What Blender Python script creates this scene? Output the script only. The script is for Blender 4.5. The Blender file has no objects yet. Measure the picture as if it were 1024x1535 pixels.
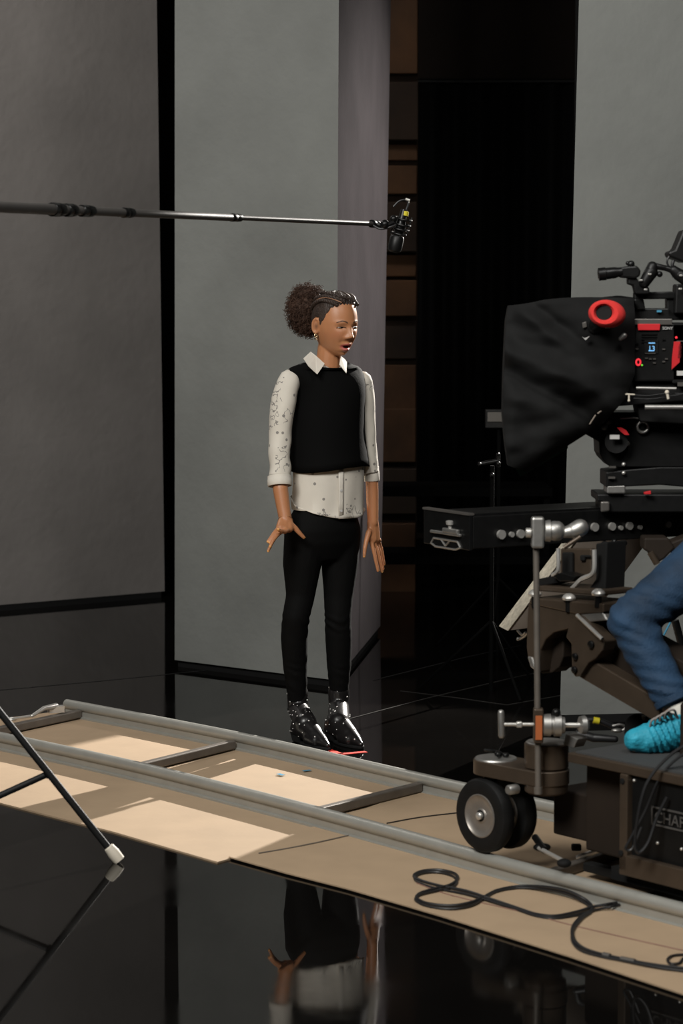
import bpy, bmesh, math, random
from mathutils import Vector, Matrix, noise
V = Vector
random.seed(7)
SC = bpy.context.scene
COL = SC.collection
pi = math.pi
def rad(a): return a * pi / 180

# ---------------------------------------------------------------- camera
F = 3600.0; PITCH = rad(5.0); HC = 1.62
cam = bpy.data.cameras.new('camera'); camo = bpy.data.objects.new('camera', cam); COL.objects.link(camo)
camo.location = (0, 0, HC); camo.rotation_euler = (pi / 2 - PITCH, 0, 0)
cam.sensor_fit = 'VERTICAL'; cam.sensor_height = 24.0; cam.lens = F / 1535 * 24.0
cam.clip_start = 0.1; cam.clip_end = 60
cam.dof.use_dof = True; cam.dof.focus_distance = 8.75; cam.dof.aperture_fstop = 3.2
SC.camera = camo
# ---------------------------------------------------------------- world, view
w = bpy.data.worlds.new('world'); SC.world = w; w.use_nodes = True
w.node_tree.nodes['Background'].inputs[0].default_value = (0.9, 0.95, 1.0, 1)
w.node_tree.nodes['Background'].inputs[1].default_value = 0.0
vs = SC.view_settings
vs.view_transform = 'Standard'; vs.look = 'None'; vs.gamma = 1; vs.use_curve_mapping = False
vs.exposure = 0.0
SC.cycles.use_denoising = True
SC.cycles.max_bounces = 5; SC.cycles.diffuse_bounces = 2; SC.cycles.glossy_bounces = 4
SC.cycles.caustics_reflective = False; SC.cycles.caustics_refractive = False

def aim(o, tgt):
    o.rotation_euler = (V(tgt) - o.location).to_track_quat('-Z', 'Y').to_euler()
def area(name, loc, tgt, sx, sy, power, col):
    l = bpy.data.lights.new(name, 'AREA'); l.shape = 'RECTANGLE'; l.size = sx; l.size_y = sy
    l.energy = power; l.color = col
    o = bpy.data.objects.new(name, l); COL.objects.link(o); o.location = loc; aim(o, tgt); return o
def spot(name, loc, tgt, size, blend, power, col, r):
    l = bpy.data.lights.new(name, 'SPOT'); l.spot_size = rad(size); l.spot_blend = blend
    l.energy = power; l.color = col; l.shadow_soft_size = r
    o = bpy.data.objects.new(name, l); COL.objects.link(o); o.location = loc; aim(o, tgt); return o
# hard stage lamp far back right, high: rims the performer and throws her shadow over the boards
spot('key_spotlight', (3.75, 14.9, 3.9), (-0.22, 8.3, 0.72), 19.0, 0.10, 7800, (1.0, 0.95, 0.88), 0.03)
# soft box above and in front; the other three are added fills
area('soft_box', (-2.4, 2.2, 5.2), (-0.2, 9.4, 1.2), 2.8, 2.0, 490, (1.0, 0.985, 0.94))
area('panel_fill', (1.45, 4.4, 4.7), (0.9, 10.6, 2.2), 1.0, 0.8, 66, (1.0, 0.985, 0.95))  # unseen fill, added to brighten the right panel and the wing side
spot('wing_fill', (3.9, 11.95, 3.7), (0.1, 10.9, 1.6), 44, 1.0, 430, (1.0, 0.93, 0.90), 0.15)  # unseen fill from behind right, added to light the wing's side face
area('wall_fill', (-2.9, 11.0, 4.9), (-1.8, 13.0, 2.2), 0.8, 0.5, 60, (1.0, 0.96, 0.92))  # unseen fill, added to brighten the far-left panel

# ---------------------------------------------------------------- picture to place
Fv = V((0, math.cos(PITCH), -math.sin(PITCH))); Uv = V((0, math.sin(PITCH), math.cos(PITCH)))
C0 = V((0, 0, HC))
def ray(px, py): return Fv + V((1, 0, 0)) * ((px - 512) / F) + Uv * ((767.5 - py) / F)
def P(px, py, D):
    d = ray(px, py); return C0 + d * (D / d.y)
def G(px, py, z=0.0):
    d = ray(px, py); return C0 + d * ((z - HC) / d.z)
def PL(px, py, p0, n):
    d = ray(px, py); n = V(n); return C0 + d * ((V(p0) - C0).dot(n) / d.dot(n))

# ---------------------------------------------------------------- materials
MATS = {}
def mat(name, col, rough=0.5, metal=0.0, var=0.06, vscale=6.0, bump=0.0, bscale=60.0, spec=0.5, coat=0.0, emit=None, estr=0.0, sheen=0.0, ior=None):
    m = bpy.data.materials.new(name); m.use_nodes = True
    nt = m.node_tree; b = nt.nodes['Principled BSDF']
    b.inputs['Roughness'].default_value = rough; b.inputs['Metallic'].default_value = metal
    b.inputs['Specular IOR Level'].default_value = spec
    if ior: b.inputs['IOR'].default_value = ior
    if coat: b.inputs['Coat Weight'].default_value = coat; b.inputs['Coat Roughness'].default_value = 0.1
    if sheen: b.inputs['Sheen Weight'].default_value = sheen
    tc = nt.nodes.new('ShaderNodeTexCoord')
    nz = nt.nodes.new('ShaderNodeTexNoise'); nz.inputs['Scale'].default_value = vscale; nz.inputs['Detail'].default_value = 5
    nt.links.new(tc.outputs['Object'], nz.inputs['Vector'])
    cr = nt.nodes.new('ShaderNodeValToRGB')
    cr.color_ramp.elements[0].position = 0.3; cr.color_ramp.elements[1].position = 0.7
    cr.color_ramp.elements[0].color = tuple(max(0, c * (1 - var)) for c in col) + (1,)
    cr.color_ramp.elements[1].color = tuple(min(1, c * (1 + var)) for c in col) + (1,)
    nt.links.new(nz.outputs[0], cr.inputs[0]); nt.links.new(cr.outputs[0], b.inputs['Base Color'])
    if bump:
        n2 = nt.nodes.new('ShaderNodeTexNoise'); n2.inputs['Scale'].default_value = bscale; n2.inputs['Detail'].default_value = 6
        nt.links.new(tc.outputs['Object'], n2.inputs['Vector'])
        bp = nt.nodes.new('ShaderNodeBump'); bp.inputs['Strength'].default_value = bump; bp.inputs['Distance'].default_value = 0.01
        nt.links.new(n2.outputs[0], bp.inputs['Height']); nt.links.new(bp.outputs[0], b.inputs['Normal'])
    if emit:
        b.inputs['Emission Color'].default_value = emit + (1,); b.inputs['Emission Strength'].default_value = estr
    MATS[name] = m; return m
def attr_mat(name, rough, spec=0.5, sss=0.0):
    m = bpy.data.materials.new(name); m.use_nodes = True; nt = m.node_tree; b = nt.nodes['Principled BSDF']
    a = nt.nodes.new('ShaderNodeAttribute'); a.attribute_name = 'tint'
    nt.links.new(a.outputs['Color'], b.inputs['Base Color']); b.inputs['Roughness'].default_value = rough
    b.inputs['Specular IOR Level'].default_value = spec
    if sss:
        b.inputs['Subsurface Weight'].default_value = sss; b.inputs['Subsurface Radius'].default_value = (0.01, 0.004, 0.002)
        b.inputs['Subsurface Scale'].default_value = 0.5
    return m
M_flat = mat('painted_flat_grey', (0.190, 0.195, 0.183), 0.75, var=0.13, vscale=2.2, bump=0.25, bscale=18)
M_flatw = mat('painted_flat_warm', (0.185, 0.170, 0.160), 0.75, var=0.12, vscale=2.0, bump=0.25, bscale=18)
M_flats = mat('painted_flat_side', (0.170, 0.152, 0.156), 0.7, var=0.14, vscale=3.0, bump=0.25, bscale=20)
M_black = mat('matte_black', (0.004, 0.004, 0.004), 0.8, spec=0.3)
M_board = mat('brown_floor_board', (0.405, 0.29, 0.185), 0.8, var=0.05, vscale=7, bump=0.05, bscale=90)
M_rail = mat('track_aluminium', (0.40, 0.395, 0.36), 0.42, 0.45, var=0.05, vscale=20, bump=0.05, bscale=200)
M_tie = mat('track_tie_steel', (0.16, 0.14, 0.12), 0.5, 0.4, var=0.15, vscale=20)
M_rubber = mat('tyre_rubber', (0.006, 0.006, 0.006), 0.62, var=0.2, vscale=30, spec=0.25)
M_brown = mat('dolly_brown_enamel', (0.085, 0.062, 0.044), 0.42, 0.5, var=0.12, vscale=14)
M_dbrown = mat('dolly_dark_enamel', (0.020, 0.014, 0.010), 0.7, 0.0, var=0.15, spec=0.2)
M_tread = mat('rubber_deck', (0.045, 0.046, 0.046), 0.75, bump=0.3, bscale=300)
M_chrome = mat('brushed_chrome', (0.68, 0.66, 0.62), 0.36, 0.7, var=0.08, vscale=30)
M_alu = mat('cast_aluminium', (0.40, 0.39, 0.37), 0.45, 0.85, var=0.1, vscale=30, bump=0.05)
M_hub = mat('wheel_hub_metal', (0.33, 0.30, 0.27), 0.42, 0.7, var=0.1, vscale=30)
M_gun = mat('gunmetal', (0.018, 0.018, 0.018), 0.35, 0.7, var=0.2, vscale=40)
M_plastic = mat('camera_black_plastic', (0.005, 0.005, 0.005), 0.45, var=0.2, vscale=40, spec=0.3)
M_grey = mat('camera_grey_metal', (0.13, 0.12, 0.11), 0.4, 0.5)
M_red = mat('camera_red_panel', (0.55, 0.015, 0.02), 0.5)
M_redfoam = mat('red_foam', (0.72, 0.035, 0.03), 0.9, bump=0.4, bscale=400)
M_duv = mat('black_duvetyne', (0.0085, 0.0085, 0.0085), 0.9, var=0.2, vscale=10, bump=0.12, bscale=40, spec=0.2)
M_green = mat('green_lining_cloth', (0.005, 0.035, 0.02), 0.9)
M_blue = mat('blue_shoe_cover', (0.02, 0.33, 0.46), 0.65, var=0.18, vscale=30, bump=0.6, bscale=70)
M_lcd = mat('lcd_backlight', (0.1, 0.3, 0.6), 0.4, emit=(0.25, 0.6, 1.0), estr=0.75)
M_redled = mat('record_button_lit', (0.5, 0.02, 0.03), 0.4, emit=(1.0, 0.04, 0.06), estr=0.8)
M_greenled = mat('green_led', (0.1, 0.4, 0.05), 0.4, emit=(0.2, 0.8, 0.05), estr=0.7)
M_white = mat('white_label', (0.55, 0.54, 0.52), 0.6)
M_letter = mat('raised_letter_grey', (0.10, 0.095, 0.09), 0.5, 0.3)
M_darkred = mat('dark_red_letter', (0.12, 0.004, 0.006), 0.6)
M_yellow = mat('yellow_tape', (0.62, 0.52, 0.02), 0.6)
M_orange = mat('orange_paint', (0.42, 0.11, 0.03), 0.6)
M_marktape = mat('red_floor_tape', (0.85, 0.05, 0.03), 0.6)
M_bluetape = mat('blue_tape', (0.05, 0.25, 0.4), 0.7)
M_cable = mat('black_cable', (0.012, 0.012, 0.013), 0.45)
M_cream = mat('cream_rubber', (0.62, 0.56, 0.46), 0.6)
M_blktube = mat('black_enamel_tube', (0.006, 0.006, 0.006), 0.6, spec=0.3)
M_carbon = mat('boom_carbon', (0.062, 0.057, 0.053), 0.5, 0.0)
M_plywood = mat('plywood_face', (0.22, 0.18, 0.145), 0.75, var=0.15, vscale=12)
M_plyedge = mat('plywood_edge', (0.55, 0.50, 0.40), 0.8, var=0.25, vscale=60, bump=0.4, bscale=120)
M_timber = mat('old_timber', (0.085, 0.038, 0.014), 0.8, var=0.5, vscale=3.0, bump=0.3, bscale=20)
M_timberd = mat('dark_timber', (0.03, 0.016, 0.008), 0.85, var=0.5, vscale=3.0)
M_stage = mat('stage_wall_black', (0.012, 0.010, 0.009), 0.9)
M_stageb = mat('stage_wall_brown', (0.016, 0.009, 0.006), 0.9, var=0.3, vscale=1.5)
M_shirt0 = None
M_pants = mat('black_stretch_denim', (0.0035, 0.0035, 0.0035), 0.75, bump=0.1, bscale=60, spec=0.08)
M_vest = mat('black_vest_cloth', (0.004, 0.004, 0.004), 0.8, bump=0.08, bscale=200, spec=0.05)
M_leather = mat('black_boot_leather', (0.010, 0.009, 0.009), 0.30, bump=0.1, bscale=40, spec=0.6)
M_stud = mat('polished_stud', (0.85, 0.82, 0.78), 0.3, 0.45)
M_gold = mat('gold_jewellery', (0.9, 0.75, 0.5), 0.2, 1.0)
M_hair = mat('curly_dark_hair', (0.060, 0.034, 0.024), 0.65, var=0.4, vscale=30, spec=0.12)
M_hairs = mat('sleek_dark_hair', (0.035, 0.021, 0.015), 0.6, var=0.3, vscale=60, bump=0.4, bscale=160)
M_bshirt = mat('black_work_shirt', (0.012, 0.012, 0.013), 0.85)
M_lace = mat('grey_shoelace', (0.30, 0.27, 0.25), 0.8)
M_sock = mat('white_sock', (0.6, 0.58, 0.52), 0.85)
M_skin = attr_mat('performer_skin', 0.42, 0.4, 0.12)
M_skin2 = attr_mat('operator_skin', 0.5, 0.4, 0.1)
M_eye = attr_mat('eye_surface', 0.15)
# faded blue jeans
M_jean = mat('blue_denim', (0.008, 0.032, 0.072), 0.8, var=0.4, vscale=9, bump=0.25, bscale=130)
# glossy black stage floor
M_floor = mat('glossy_black_floor', (0.004, 0.0036, 0.0033), 0.035, var=0.3, vscale=0.8, ior=1.30)
nt = M_floor.node_tree; b = nt.nodes['Principled BSDF']
tc = nt.nodes.new('ShaderNodeTexCoord'); n = nt.nodes.new('ShaderNodeTexNoise'); n.inputs['Scale'].default_value = 1.4; n.inputs['Detail'].default_value = 8
n.inputs['Roughness'].default_value = 0.65
mr = nt.nodes.new('ShaderNodeMapRange'); mr.inputs[1].default_value = 0.42; mr.inputs[2].default_value = 0.75; mr.inputs[3].default_value = 0.015; mr.inputs[4].default_value = 0.13
nt.links.new(tc.outputs['Object'], n.inputs['Vector']); nt.links.new(n.outputs[0], mr.inputs[0]); nt.links.new(mr.outputs[0], b.inputs['Roughness'])
# printed shirt: cream crepe with sparse small dark marks and thin pen line drawings
def shirt_mat():
    m = mat('printed_cream_crepe', (0.66, 0.61, 0.53), 0.75, var=0.03, vscale=20, bump=0.06, bscale=35)
    nt = m.node_tree; b = nt.nodes['Principled BSDF']; base = b.inputs['Base Color'].links[0].from_socket
    tc = nt.nodes.new('ShaderNodeTexCoord')
    vo = nt.nodes.new('ShaderNodeTexVoronoi'); vo.inputs['Scale'].default_value = 31
    nt.links.new(tc.outputs['Object'], vo.inputs['Vector'])
    lt = nt.nodes.new('ShaderNodeMath'); lt.operation = 'LESS_THAN'; lt.inputs[1].default_value = 0.17
    nt.links.new(vo.outputs['Distance'], lt.inputs[0])
    sx = nt.nodes.new('ShaderNodeSeparateColor'); nt.links.new(vo.outputs['Color'], sx.inputs[0])
    g = nt.nodes.new('ShaderNodeMath'); g.operation = 'GREATER_THAN'; g.inputs[1].default_value = 0.35; nt.links.new(sx.outputs[0], g.inputs[0])
    mu = nt.nodes.new('ShaderNodeMath'); mu.operation = 'MULTIPLY'; nt.links.new(lt.outputs[0], mu.inputs[0]); nt.links.new(g.outputs[0], mu.inputs[1])
    # pen lines: thin iso-lines of a noise, only inside sparse patches
    n1 = nt.nodes.new('ShaderNodeTexNoise'); n1.inputs['Scale'].default_value = 34; n1.inputs['Detail'].default_value = 2
    nt.links.new(tc.outputs['Object'], n1.inputs['Vector'])
    s = nt.nodes.new('ShaderNodeMath'); s.operation = 'SUBTRACT'; s.inputs[1].default_value = 0.5; nt.links.new(n1.outputs[0], s.inputs[0])
    ab = nt.nodes.new('ShaderNodeMath'); ab.operation = 'ABSOLUTE'; nt.links.new(s.outputs[0], ab.inputs[0])
    l2 = nt.nodes.new('ShaderNodeMath'); l2.operation = 'LESS_THAN'; l2.inputs[1].default_value = 0.02; nt.links.new(ab.outputs[0], l2.inputs[0])
    n2 = nt.nodes.new('ShaderNodeTexNoise'); n2.inputs['Scale'].default_value = 8.5; n2.inputs['Detail'].default_value = 0
    nt.links.new(tc.outputs['Object'], n2.inputs['Vector'])
    g2 = nt.nodes.new('ShaderNodeMath'); g2.operation = 'GREATER_THAN'; g2.inputs[1].default_value = 0.52; nt.links.new(n2.outputs[0], g2.inputs[0])
    m2 = nt.nodes.new('ShaderNodeMath'); m2.operation = 'MULTIPLY'; nt.links.new(l2.outputs[0], m2.inputs[0]); nt.links.new(g2.outputs[0], m2.inputs[1])
    mx = nt.nodes.new('ShaderNodeMath'); mx.operation = 'MAXIMUM'; nt.links.new(mu.outputs[0], mx.inputs[0]); nt.links.new(m2.outputs[0], mx.inputs[1])
    fa = nt.nodes.new('ShaderNodeMath'); fa.operation = 'MULTIPLY'; fa.inputs[1].default_value = 0.75; nt.links.new(mx.outputs[0], fa.inputs[0])
    mix = nt.nodes.new('ShaderNodeMix'); mix.data_type = 'RGBA'
    nt.links.new(fa.outputs[0], mix.inputs[0]); nt.links.new(base, mix.inputs[6]); mix.inputs[7].default_value = (0.10, 0.09, 0.09, 1)
    nt.links.new(mix.outputs[2], b.inputs['Base Color'])
    return m
M_shirt = shirt_mat()
M_collar = mat('cream_collar', (0.68, 0.63, 0.55), 0.75, var=0.04, vscale=40)

# ---------------------------------------------------------------- mesh builder
def basis(ax):
    ax = V(ax).normalized(); t = V((0, 0, 1)) if abs(ax.z) < 0.9 else V((1, 0, 0))
    a = ax.cross(t).normalized(); return a, ax.cross(a).normalized(), ax
def RZ(a): return Matrix.Rotation(a, 3, 'Z')
class MB:
    def __init__(s): s.v = []; s.f = []
    def add(s, vs, fs):
        o = len(s.v); s.v += [V(x) for x in vs]; s.f += [tuple(i + o for i in f) for f in fs]; return s
    def hexa(s, a, b):      # two quads of 4 points
        n = len(a); fs = [tuple(range(n))[::-1], tuple(range(n, 2 * n))]
        for i in range(n): j = (i + 1) % n; fs.append((i, j, j + n, i + n))
        return s.add(list(a) + list(b), fs)
    def prism(s, pts, vec):
        vec = V(vec); return s.hexa([V(p) for p in pts], [V(p) + vec for p in pts])
    def box(s, c, size, R=None):
        c = V(c); hx, hy, hz = [q / 2 for q in size]; R = R or Matrix.Identity(3)
        q = [(-hx, -hy), (hx, -hy), (hx, hy), (-hx, hy)]
        return s.hexa([c + R @ V((x, y, -hz)) for x, y in q], [c + R @ V((x, y, hz)) for x, y in q])
    def rings(s, rings, caps=True, closed=False):
        n = len(rings[0]); vs = [p for r in rings for p in r]; fs = []
        m = len(rings)
        for i in range(m - 1 if not closed else m):
            k = (i + 1) % m
            for j in range(n):
                l = (j + 1) % n; fs.append((i * n + j, i * n + l, k * n + l, k * n + j))
        if caps and not closed: fs += [tuple(range(n))[::-1], tuple(range((m - 1) * n, m * n))]
        return s.add(vs, fs)
    def circ(s, c, ax, r, n, r2=None):
        a, b, _ = basis(ax); r2 = r2 or r
        return [V(c) + a * (r * math.cos(2 * pi * i / n)) + b * (r2 * math.sin(2 * pi * i / n)) for i in range(n)]
    def cyl(s, p0, p1, r0, r1=None, n=24, caps=True):
        p0, p1 = V(p0), V(p1); r1 = r0 if r1 is None else r1; ax = p1 - p0
        return s.rings([s.circ(p0, ax, r0, n), s.circ(p1, ax, r1, n)], caps)
    def lathe(s, c, ax, prof, n=32):   # prof: (distance along axis, radius)
        c = V(c); ax = V(ax).normalized()
        return s.rings([s.circ(c + ax * t, ax, max(r, 1e-4), n) for t, r in prof])
    def tube(s, pts, r, n=8, smooth=0, closed=False):
        pts = [V(p) for p in pts]
        if smooth: pts = spline(pts, smooth)
        rr = r if isinstance(r, (list, tuple)) else None
        rs = []; prev = None
        for i, p in enumerate(pts):
            d = (pts[min(i + 1, len(pts) - 1)] - pts[max(i - 1, 0)])
            if d.length < 1e-9: d = V((0, 0, 1))
            d.normalize()
            if prev is None: a, b, _ = basis(d)
            else:
                a = (prev - d * prev.dot(d)); a.normalize(); b = d.cross(a)
            prev = a
            q = rr[0] + (rr[-1] - rr[0]) * i / (len(pts) - 1) if rr else r
            rs.append([p + a * (q * math.cos(2 * pi * k / n)) + b * (q * math.sin(2 * pi * k / n)) for k in range(n)])
        return s.rings(rs)
    def ell(s, c, r, R=None, nu=24, nv=14):
        c = V(c); R = R or Matrix.Identity(3); rs = []
        if not isinstance(r, (list, tuple)): r = (r, r, r)
        for i in range(1, nv):
            t = pi * i / nv; rs.append([c + R @ V((r[0] * math.sin(t) * math.cos(2 * pi * j / nu), r[1] * math.sin(t) * math.sin(2 * pi * j / nu), -r[2] * math.cos(t))) for j in range(nu)])
        return s.rings(rs)
    def rcone(s, a, b, ra, rb, n=16, k=5):
        a, b = V(a), V(b); ax = (b - a)
        if ax.length < 1e-6: return s.ell(a, ra)
        ax.normalize(); rs = []
        for i in range(1, k + 1):
            t = pi / 2 * i / k; rs.append(s.circ(a - ax * (ra * math.cos(t)), ax, ra * math.sin(t), n))
        for i in range(0, k):
            t = pi / 2 * i / k; rs.append(s.circ(b + ax * (rb * math.sin(t)), ax, rb * math.cos(t), n))
        return s.rings(rs)
    def chain(s, pts, rs):
        for i in range(len(pts) - 1): s.rcone(pts[i], pts[i + 1], rs[i], rs[i + 1])
        return s
    def torus(s, c, ax, R, r, n=40, m=12, R2=None, squash=1.0):
        a, b, ax = basis(ax); c = V(c); rs = []; R2 = R2 or R
        for i in range(n):
            t = 2 * pi * i / n; d = a * math.cos(t) + b * math.sin(t); o = c + a * (R * math.cos(t)) + b * (R2 * math.sin(t))
            rs.append([o + d * (r * math.cos(2 * pi * j / m)) + ax * (r * squash * math.sin(2 * pi * j / m)) for j in range(m)])
        return s.rings(rs, closed=True)
    def mesh(s, name):
        me = bpy.data.meshes.new(name); me.from_pydata([tuple(p) for p in s.v], [], s.f); me.update()
        bm = bmesh.new(); bm.from_mesh(me); bmesh.ops.recalc_face_normals(bm, faces=bm.faces); bm.to_mesh(me); bm.free(); return me
    def build(s, name, m, parent=None, smooth=True, bevel=0.0, sub=0, solid=0.0):
        return link_mesh(name, s.mesh(name), m, parent, smooth, bevel, sub, solid)
def spline(pts, k):
    out = []
    for i in range(len(pts) - 1):
        p0 = pts[max(i - 1, 0)]; p1 = pts[i]; p2 = pts[i + 1]; p3 = pts[min(i + 2, len(pts) - 1)]
        for j in range(k):
            t = j / k
            out.append(0.5 * ((2 * p1) + (p2 - p0) * t + (2 * p0 - 5 * p1 + 4 * p2 - p3) * t * t + (3 * p1 - p0 - 3 * p2 + p3) * t ** 3))
    out.append(pts[-1]); return out
def link_mesh(name, me, m, parent=None, smooth=True, bevel=0.0, sub=0, solid=0.0):
    o = bpy.data.objects.new(name, me); COL.objects.link(o)
    if m: me.materials.append(m)
    if smooth:
        me.polygons.foreach_set('use_smooth', [True] * len(me.polygons))
        try: me.set_sharp_from_angle(angle=rad(38))
        except Exception: pass
    if parent is not None:
        o.parent = parent
        if parent.type == 'EMPTY': o.matrix_basis = parent.matrix_basis.inverted()
    if solid:
        md = o.modifiers.new('solid', 'SOLIDIFY'); md.thickness = solid; md.offset = 0
    if bevel:
        md = o.modifiers.new('bevel', 'BEVEL'); md.width = bevel; md.segments = 2; md.limit_method = 'ANGLE'; md.angle_limit = rad(40)
    if sub:
        md = o.modifiers.new('sub', 'SUBSURF'); md.levels = sub; md.render_levels = sub
    return o
def remeshed(mb, voxel, smooth=4, factor=0.5, mask=None):
    me = mb.mesh('tmp'); o = bpy.data.objects.new('tmp', me); COL.objects.link(o)
    r = o.modifiers.new('r', 'REMESH'); r.mode = 'VOXEL'; r.voxel_size = voxel; r.adaptivity = 0
    dg = bpy.context.evaluated_depsgraph_get(); dg.update()
    out = bpy.data.meshes.new_from_object(o.evaluated_get(dg))
    bpy.data.objects.remove(o); bpy.data.meshes.remove(me)
    if smooth:
        bm = bmesh.new(); bm.from_mesh(out); bm.verts.ensure_lookup_table()
        for _ in range(smooth):
            vs = [v for v in bm.verts if mask is None or mask(v.co)]
            bmesh.ops.smooth_vert(bm, verts=vs, factor=factor, use_axis_x=True, use_axis_y=True, use_axis_z=True)
        bm.to_mesh(out); bm.free()
    return out
def tint(me, fn):
    a = me.color_attributes.new('tint', 'FLOAT_COLOR', 'POINT')
    buf = []
    for v in me.vertices: buf += list(fn(v.co)) + [1.0]
    a.data.foreach_set('color', buf)
def tag(o, label=None, cat=None, group=None, kind=None):
    if label: o['label'] = label
    if cat: o['category'] = cat
    if group: o['group'] = group
    if kind: o['kind'] = kind
    return o
def thing(name, label, cat, loc, rz=0.0, group=None):
    o = bpy.data.objects.new(name, None); o.empty_display_size = 0.1; COL.objects.link(o)
    o.matrix_basis = Matrix.Translation(V(loc)) @ Matrix.Rotation(rz, 4, 'Z')
    return tag(o, label, cat, group)
def px_prism(mb, pts, D, depth):     # outline at distance D, real thickness going away from the viewer
    return mb.prism([P(x, y, D) for x, y in pts], (0, depth, 0))
def text_mesh(name, s, size, origin, xd, zd, m, parent, depth=0.002):
    cu = bpy.data.curves.new(name, 'FONT'); cu.body = s; cu.size = size; cu.extrude = depth / 2
    o = bpy.data.objects.new('tmp', cu); COL.objects.link(o)
    dg = bpy.context.evaluated_depsgraph_get(); dg.update()
    me = bpy.data.meshes.new_from_object(o.evaluated_get(dg)); bpy.data.objects.remove(o)
    xd = V(xd).normalized(); zd = V(zd).normalized(); nd = xd.cross(zd)
    mw = Matrix((xd, zd, nd)).transposed().to_4x4(); mw.translation = V(origin)
    me.transform(mw); return link_mesh(name, me, m, parent, smooth=False)

# ================================================================= SETTING
def struct(name, mb, m, **k):
    o = mb.build(name, m, **k); o['kind'] = 'structure'; return o
struct('floor', MB().box((0, 8, -0.05), (16, 22, 0.1)), M_floor, smooth=False)
# stage shell, far away in the dark, with a wide black doorway
mb = MB()
mb.box((-4.0, 17.1, 4.0), (9.2, 0.2, 8.0)); mb.box((4.9, 17.1, 4.0), (6.2, 0.2, 8.0)); mb.box((1.2, 17.1, 5.58), (1.2, 0.2, 4.84))
struct('wall_back', mb, M_stageb, smooth=False)
struct('wall_left', MB().box((-8.1, 8, 4), (0.2, 22, 8)), M_stage, smooth=False)
struct('wall_right', MB().box((8.1, 8, 4), (0.2, 22, 8)), M_stage, smooth=False)
struct('ceiling', MB().box((0, 8, 8.05), (16.4, 22, 0.1)), M_stage, smooth=False)

# standing flats ---------------------------------------------------
def flat(label, bottom, toppx, Zt, m, msides=None, sidem=None, kick=0.032):
    # bottom: ground points (world) of the outline, going round; toppx: picture x of each vertical edge at y=0
    tops = []
    for g, tx in zip(bottom, toppx):
        t = P(tx, 0, g.y) if tx is not None else V((g.x, g.y, 2.9))
        d = (t - V((g.x, g.y, 0))); tops.append(V((g.x, g.y, 0)) + d * (Zt / d.z))
    r = thing('scenery_flat', label, 'scenery flat', sum(bottom, V()) / len(bottom))
    bots = [V(g) + (t - V(g)) * (kick / Zt) for g, t in zip(bottom, tops)]
    o = MB().hexa(bots, tops).build('panel', m, r, smooth=False)
    if sidem:
        o.data.materials.append(sidem[0])
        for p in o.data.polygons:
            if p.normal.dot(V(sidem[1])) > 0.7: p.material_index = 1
    c = sum(bottom, V()) / len(bottom)
    b = [V(g) + (c - V(g)).normalized() * 0.02 for g in bottom]
    MB().prism([V((p.x, p.y, 0)) for p in b], (0, 0, kick + 0.004)).build('base', M_black, r, smooth=False)
    return r
a1 = G(247, 895); a0 = G(0, 916); a0 = a1 + (a0 - a1) * 2.6
nrm = V((-(a0 - a1).y, (a0 - a1).x, 0)).normalized()
if nrm.y < 0: nrm = -nrm
flat('tall dark grey painted scenery panel at the far left, rearmost of the three', [a0, a1, a1 + nrm * 0.25 + V((-0.12, 0, 0)), a0 + nrm * 0.25], [None, 235, None, None], 5.2, M_flatw)
b0 = G(262, 1000); b1 = G(503, 1031); b2 = G(570, 948); b3 = b0 + (b2 - b1) * 0.9 + V((0.12, 0, 0))
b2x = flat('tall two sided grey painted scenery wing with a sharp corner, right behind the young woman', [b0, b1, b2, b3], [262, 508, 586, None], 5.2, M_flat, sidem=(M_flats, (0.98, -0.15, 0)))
c0 = V((0.842, 9.16, 0)); c1 = V((3.6, 9.55, 0))
flat('tall light grey painted scenery panel behind the film camera and dolly', [c0, c1, c1 + V((0, 0.10, 0)), c0 + V((0.06, 0.10, 0))], [868, None, None, None], 5.2, M_flat, sidem=(M_black, (-1, 0, 0)))

# unseen black flags, added to keep the hard lamp off the wing
fl = thing('light_blocker_flag', 'unseen square black flag added to keep the stage lamp off the scenery wing', 'light blocker', (2.68, 13.88, 0))
fa, fb = V((2.79, 13.76, 2.5)), V((2.47, 14.15, 2.5))
MB().prism([fa, fb, fb + V((0, 0, 1.5)), fa + V((0, 0, 1.5))], (0.008, 0.008, 0)).build('cloth', M_black, fl, smooth=False)
MB().cyl((2.47, 14.16, 0), (2.47, 14.16, 4.0), 0.015).build('stand', M_black, fl)
for a_ in range(3): MB().cyl((2.47, 14.16, 0.5), V((2.47, 14.16, 0.012)) + RZ(rad(a_ * 120)) @ V((.4, 0, 0)), 0.010).build('leg', M_black, fl)
fl = thing('light_blocker_flag', 'second unseen black flag added behind the light grey panel to block the stage lamp', 'light blocker', (1.4, 12.35, 0))  # second added blocker, hidden by the right panel, cuts the streak beside the corner
MB().prism([V((1.632, 12.114, 0.9)), V((1.20, 12.50, 0.9)), V((1.20, 12.50, 3.8)), V((1.632, 12.114, 3.8))], (0.008, 0.008, 0)).build('cloth', M_black, fl, smooth=False)
MB().cyl((1.42, 12.35, 0), (1.42, 12.35, 3.8), 0.015).build('stand', M_black, fl)
for a_ in range(3): MB().cyl((1.42, 12.35, 0.4), V((1.42, 12.35, 0.012)) + RZ(rad(a_ * 120 + 60)) @ V((.3, 0, 0)), 0.010).build('leg', M_black, fl)
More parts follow.
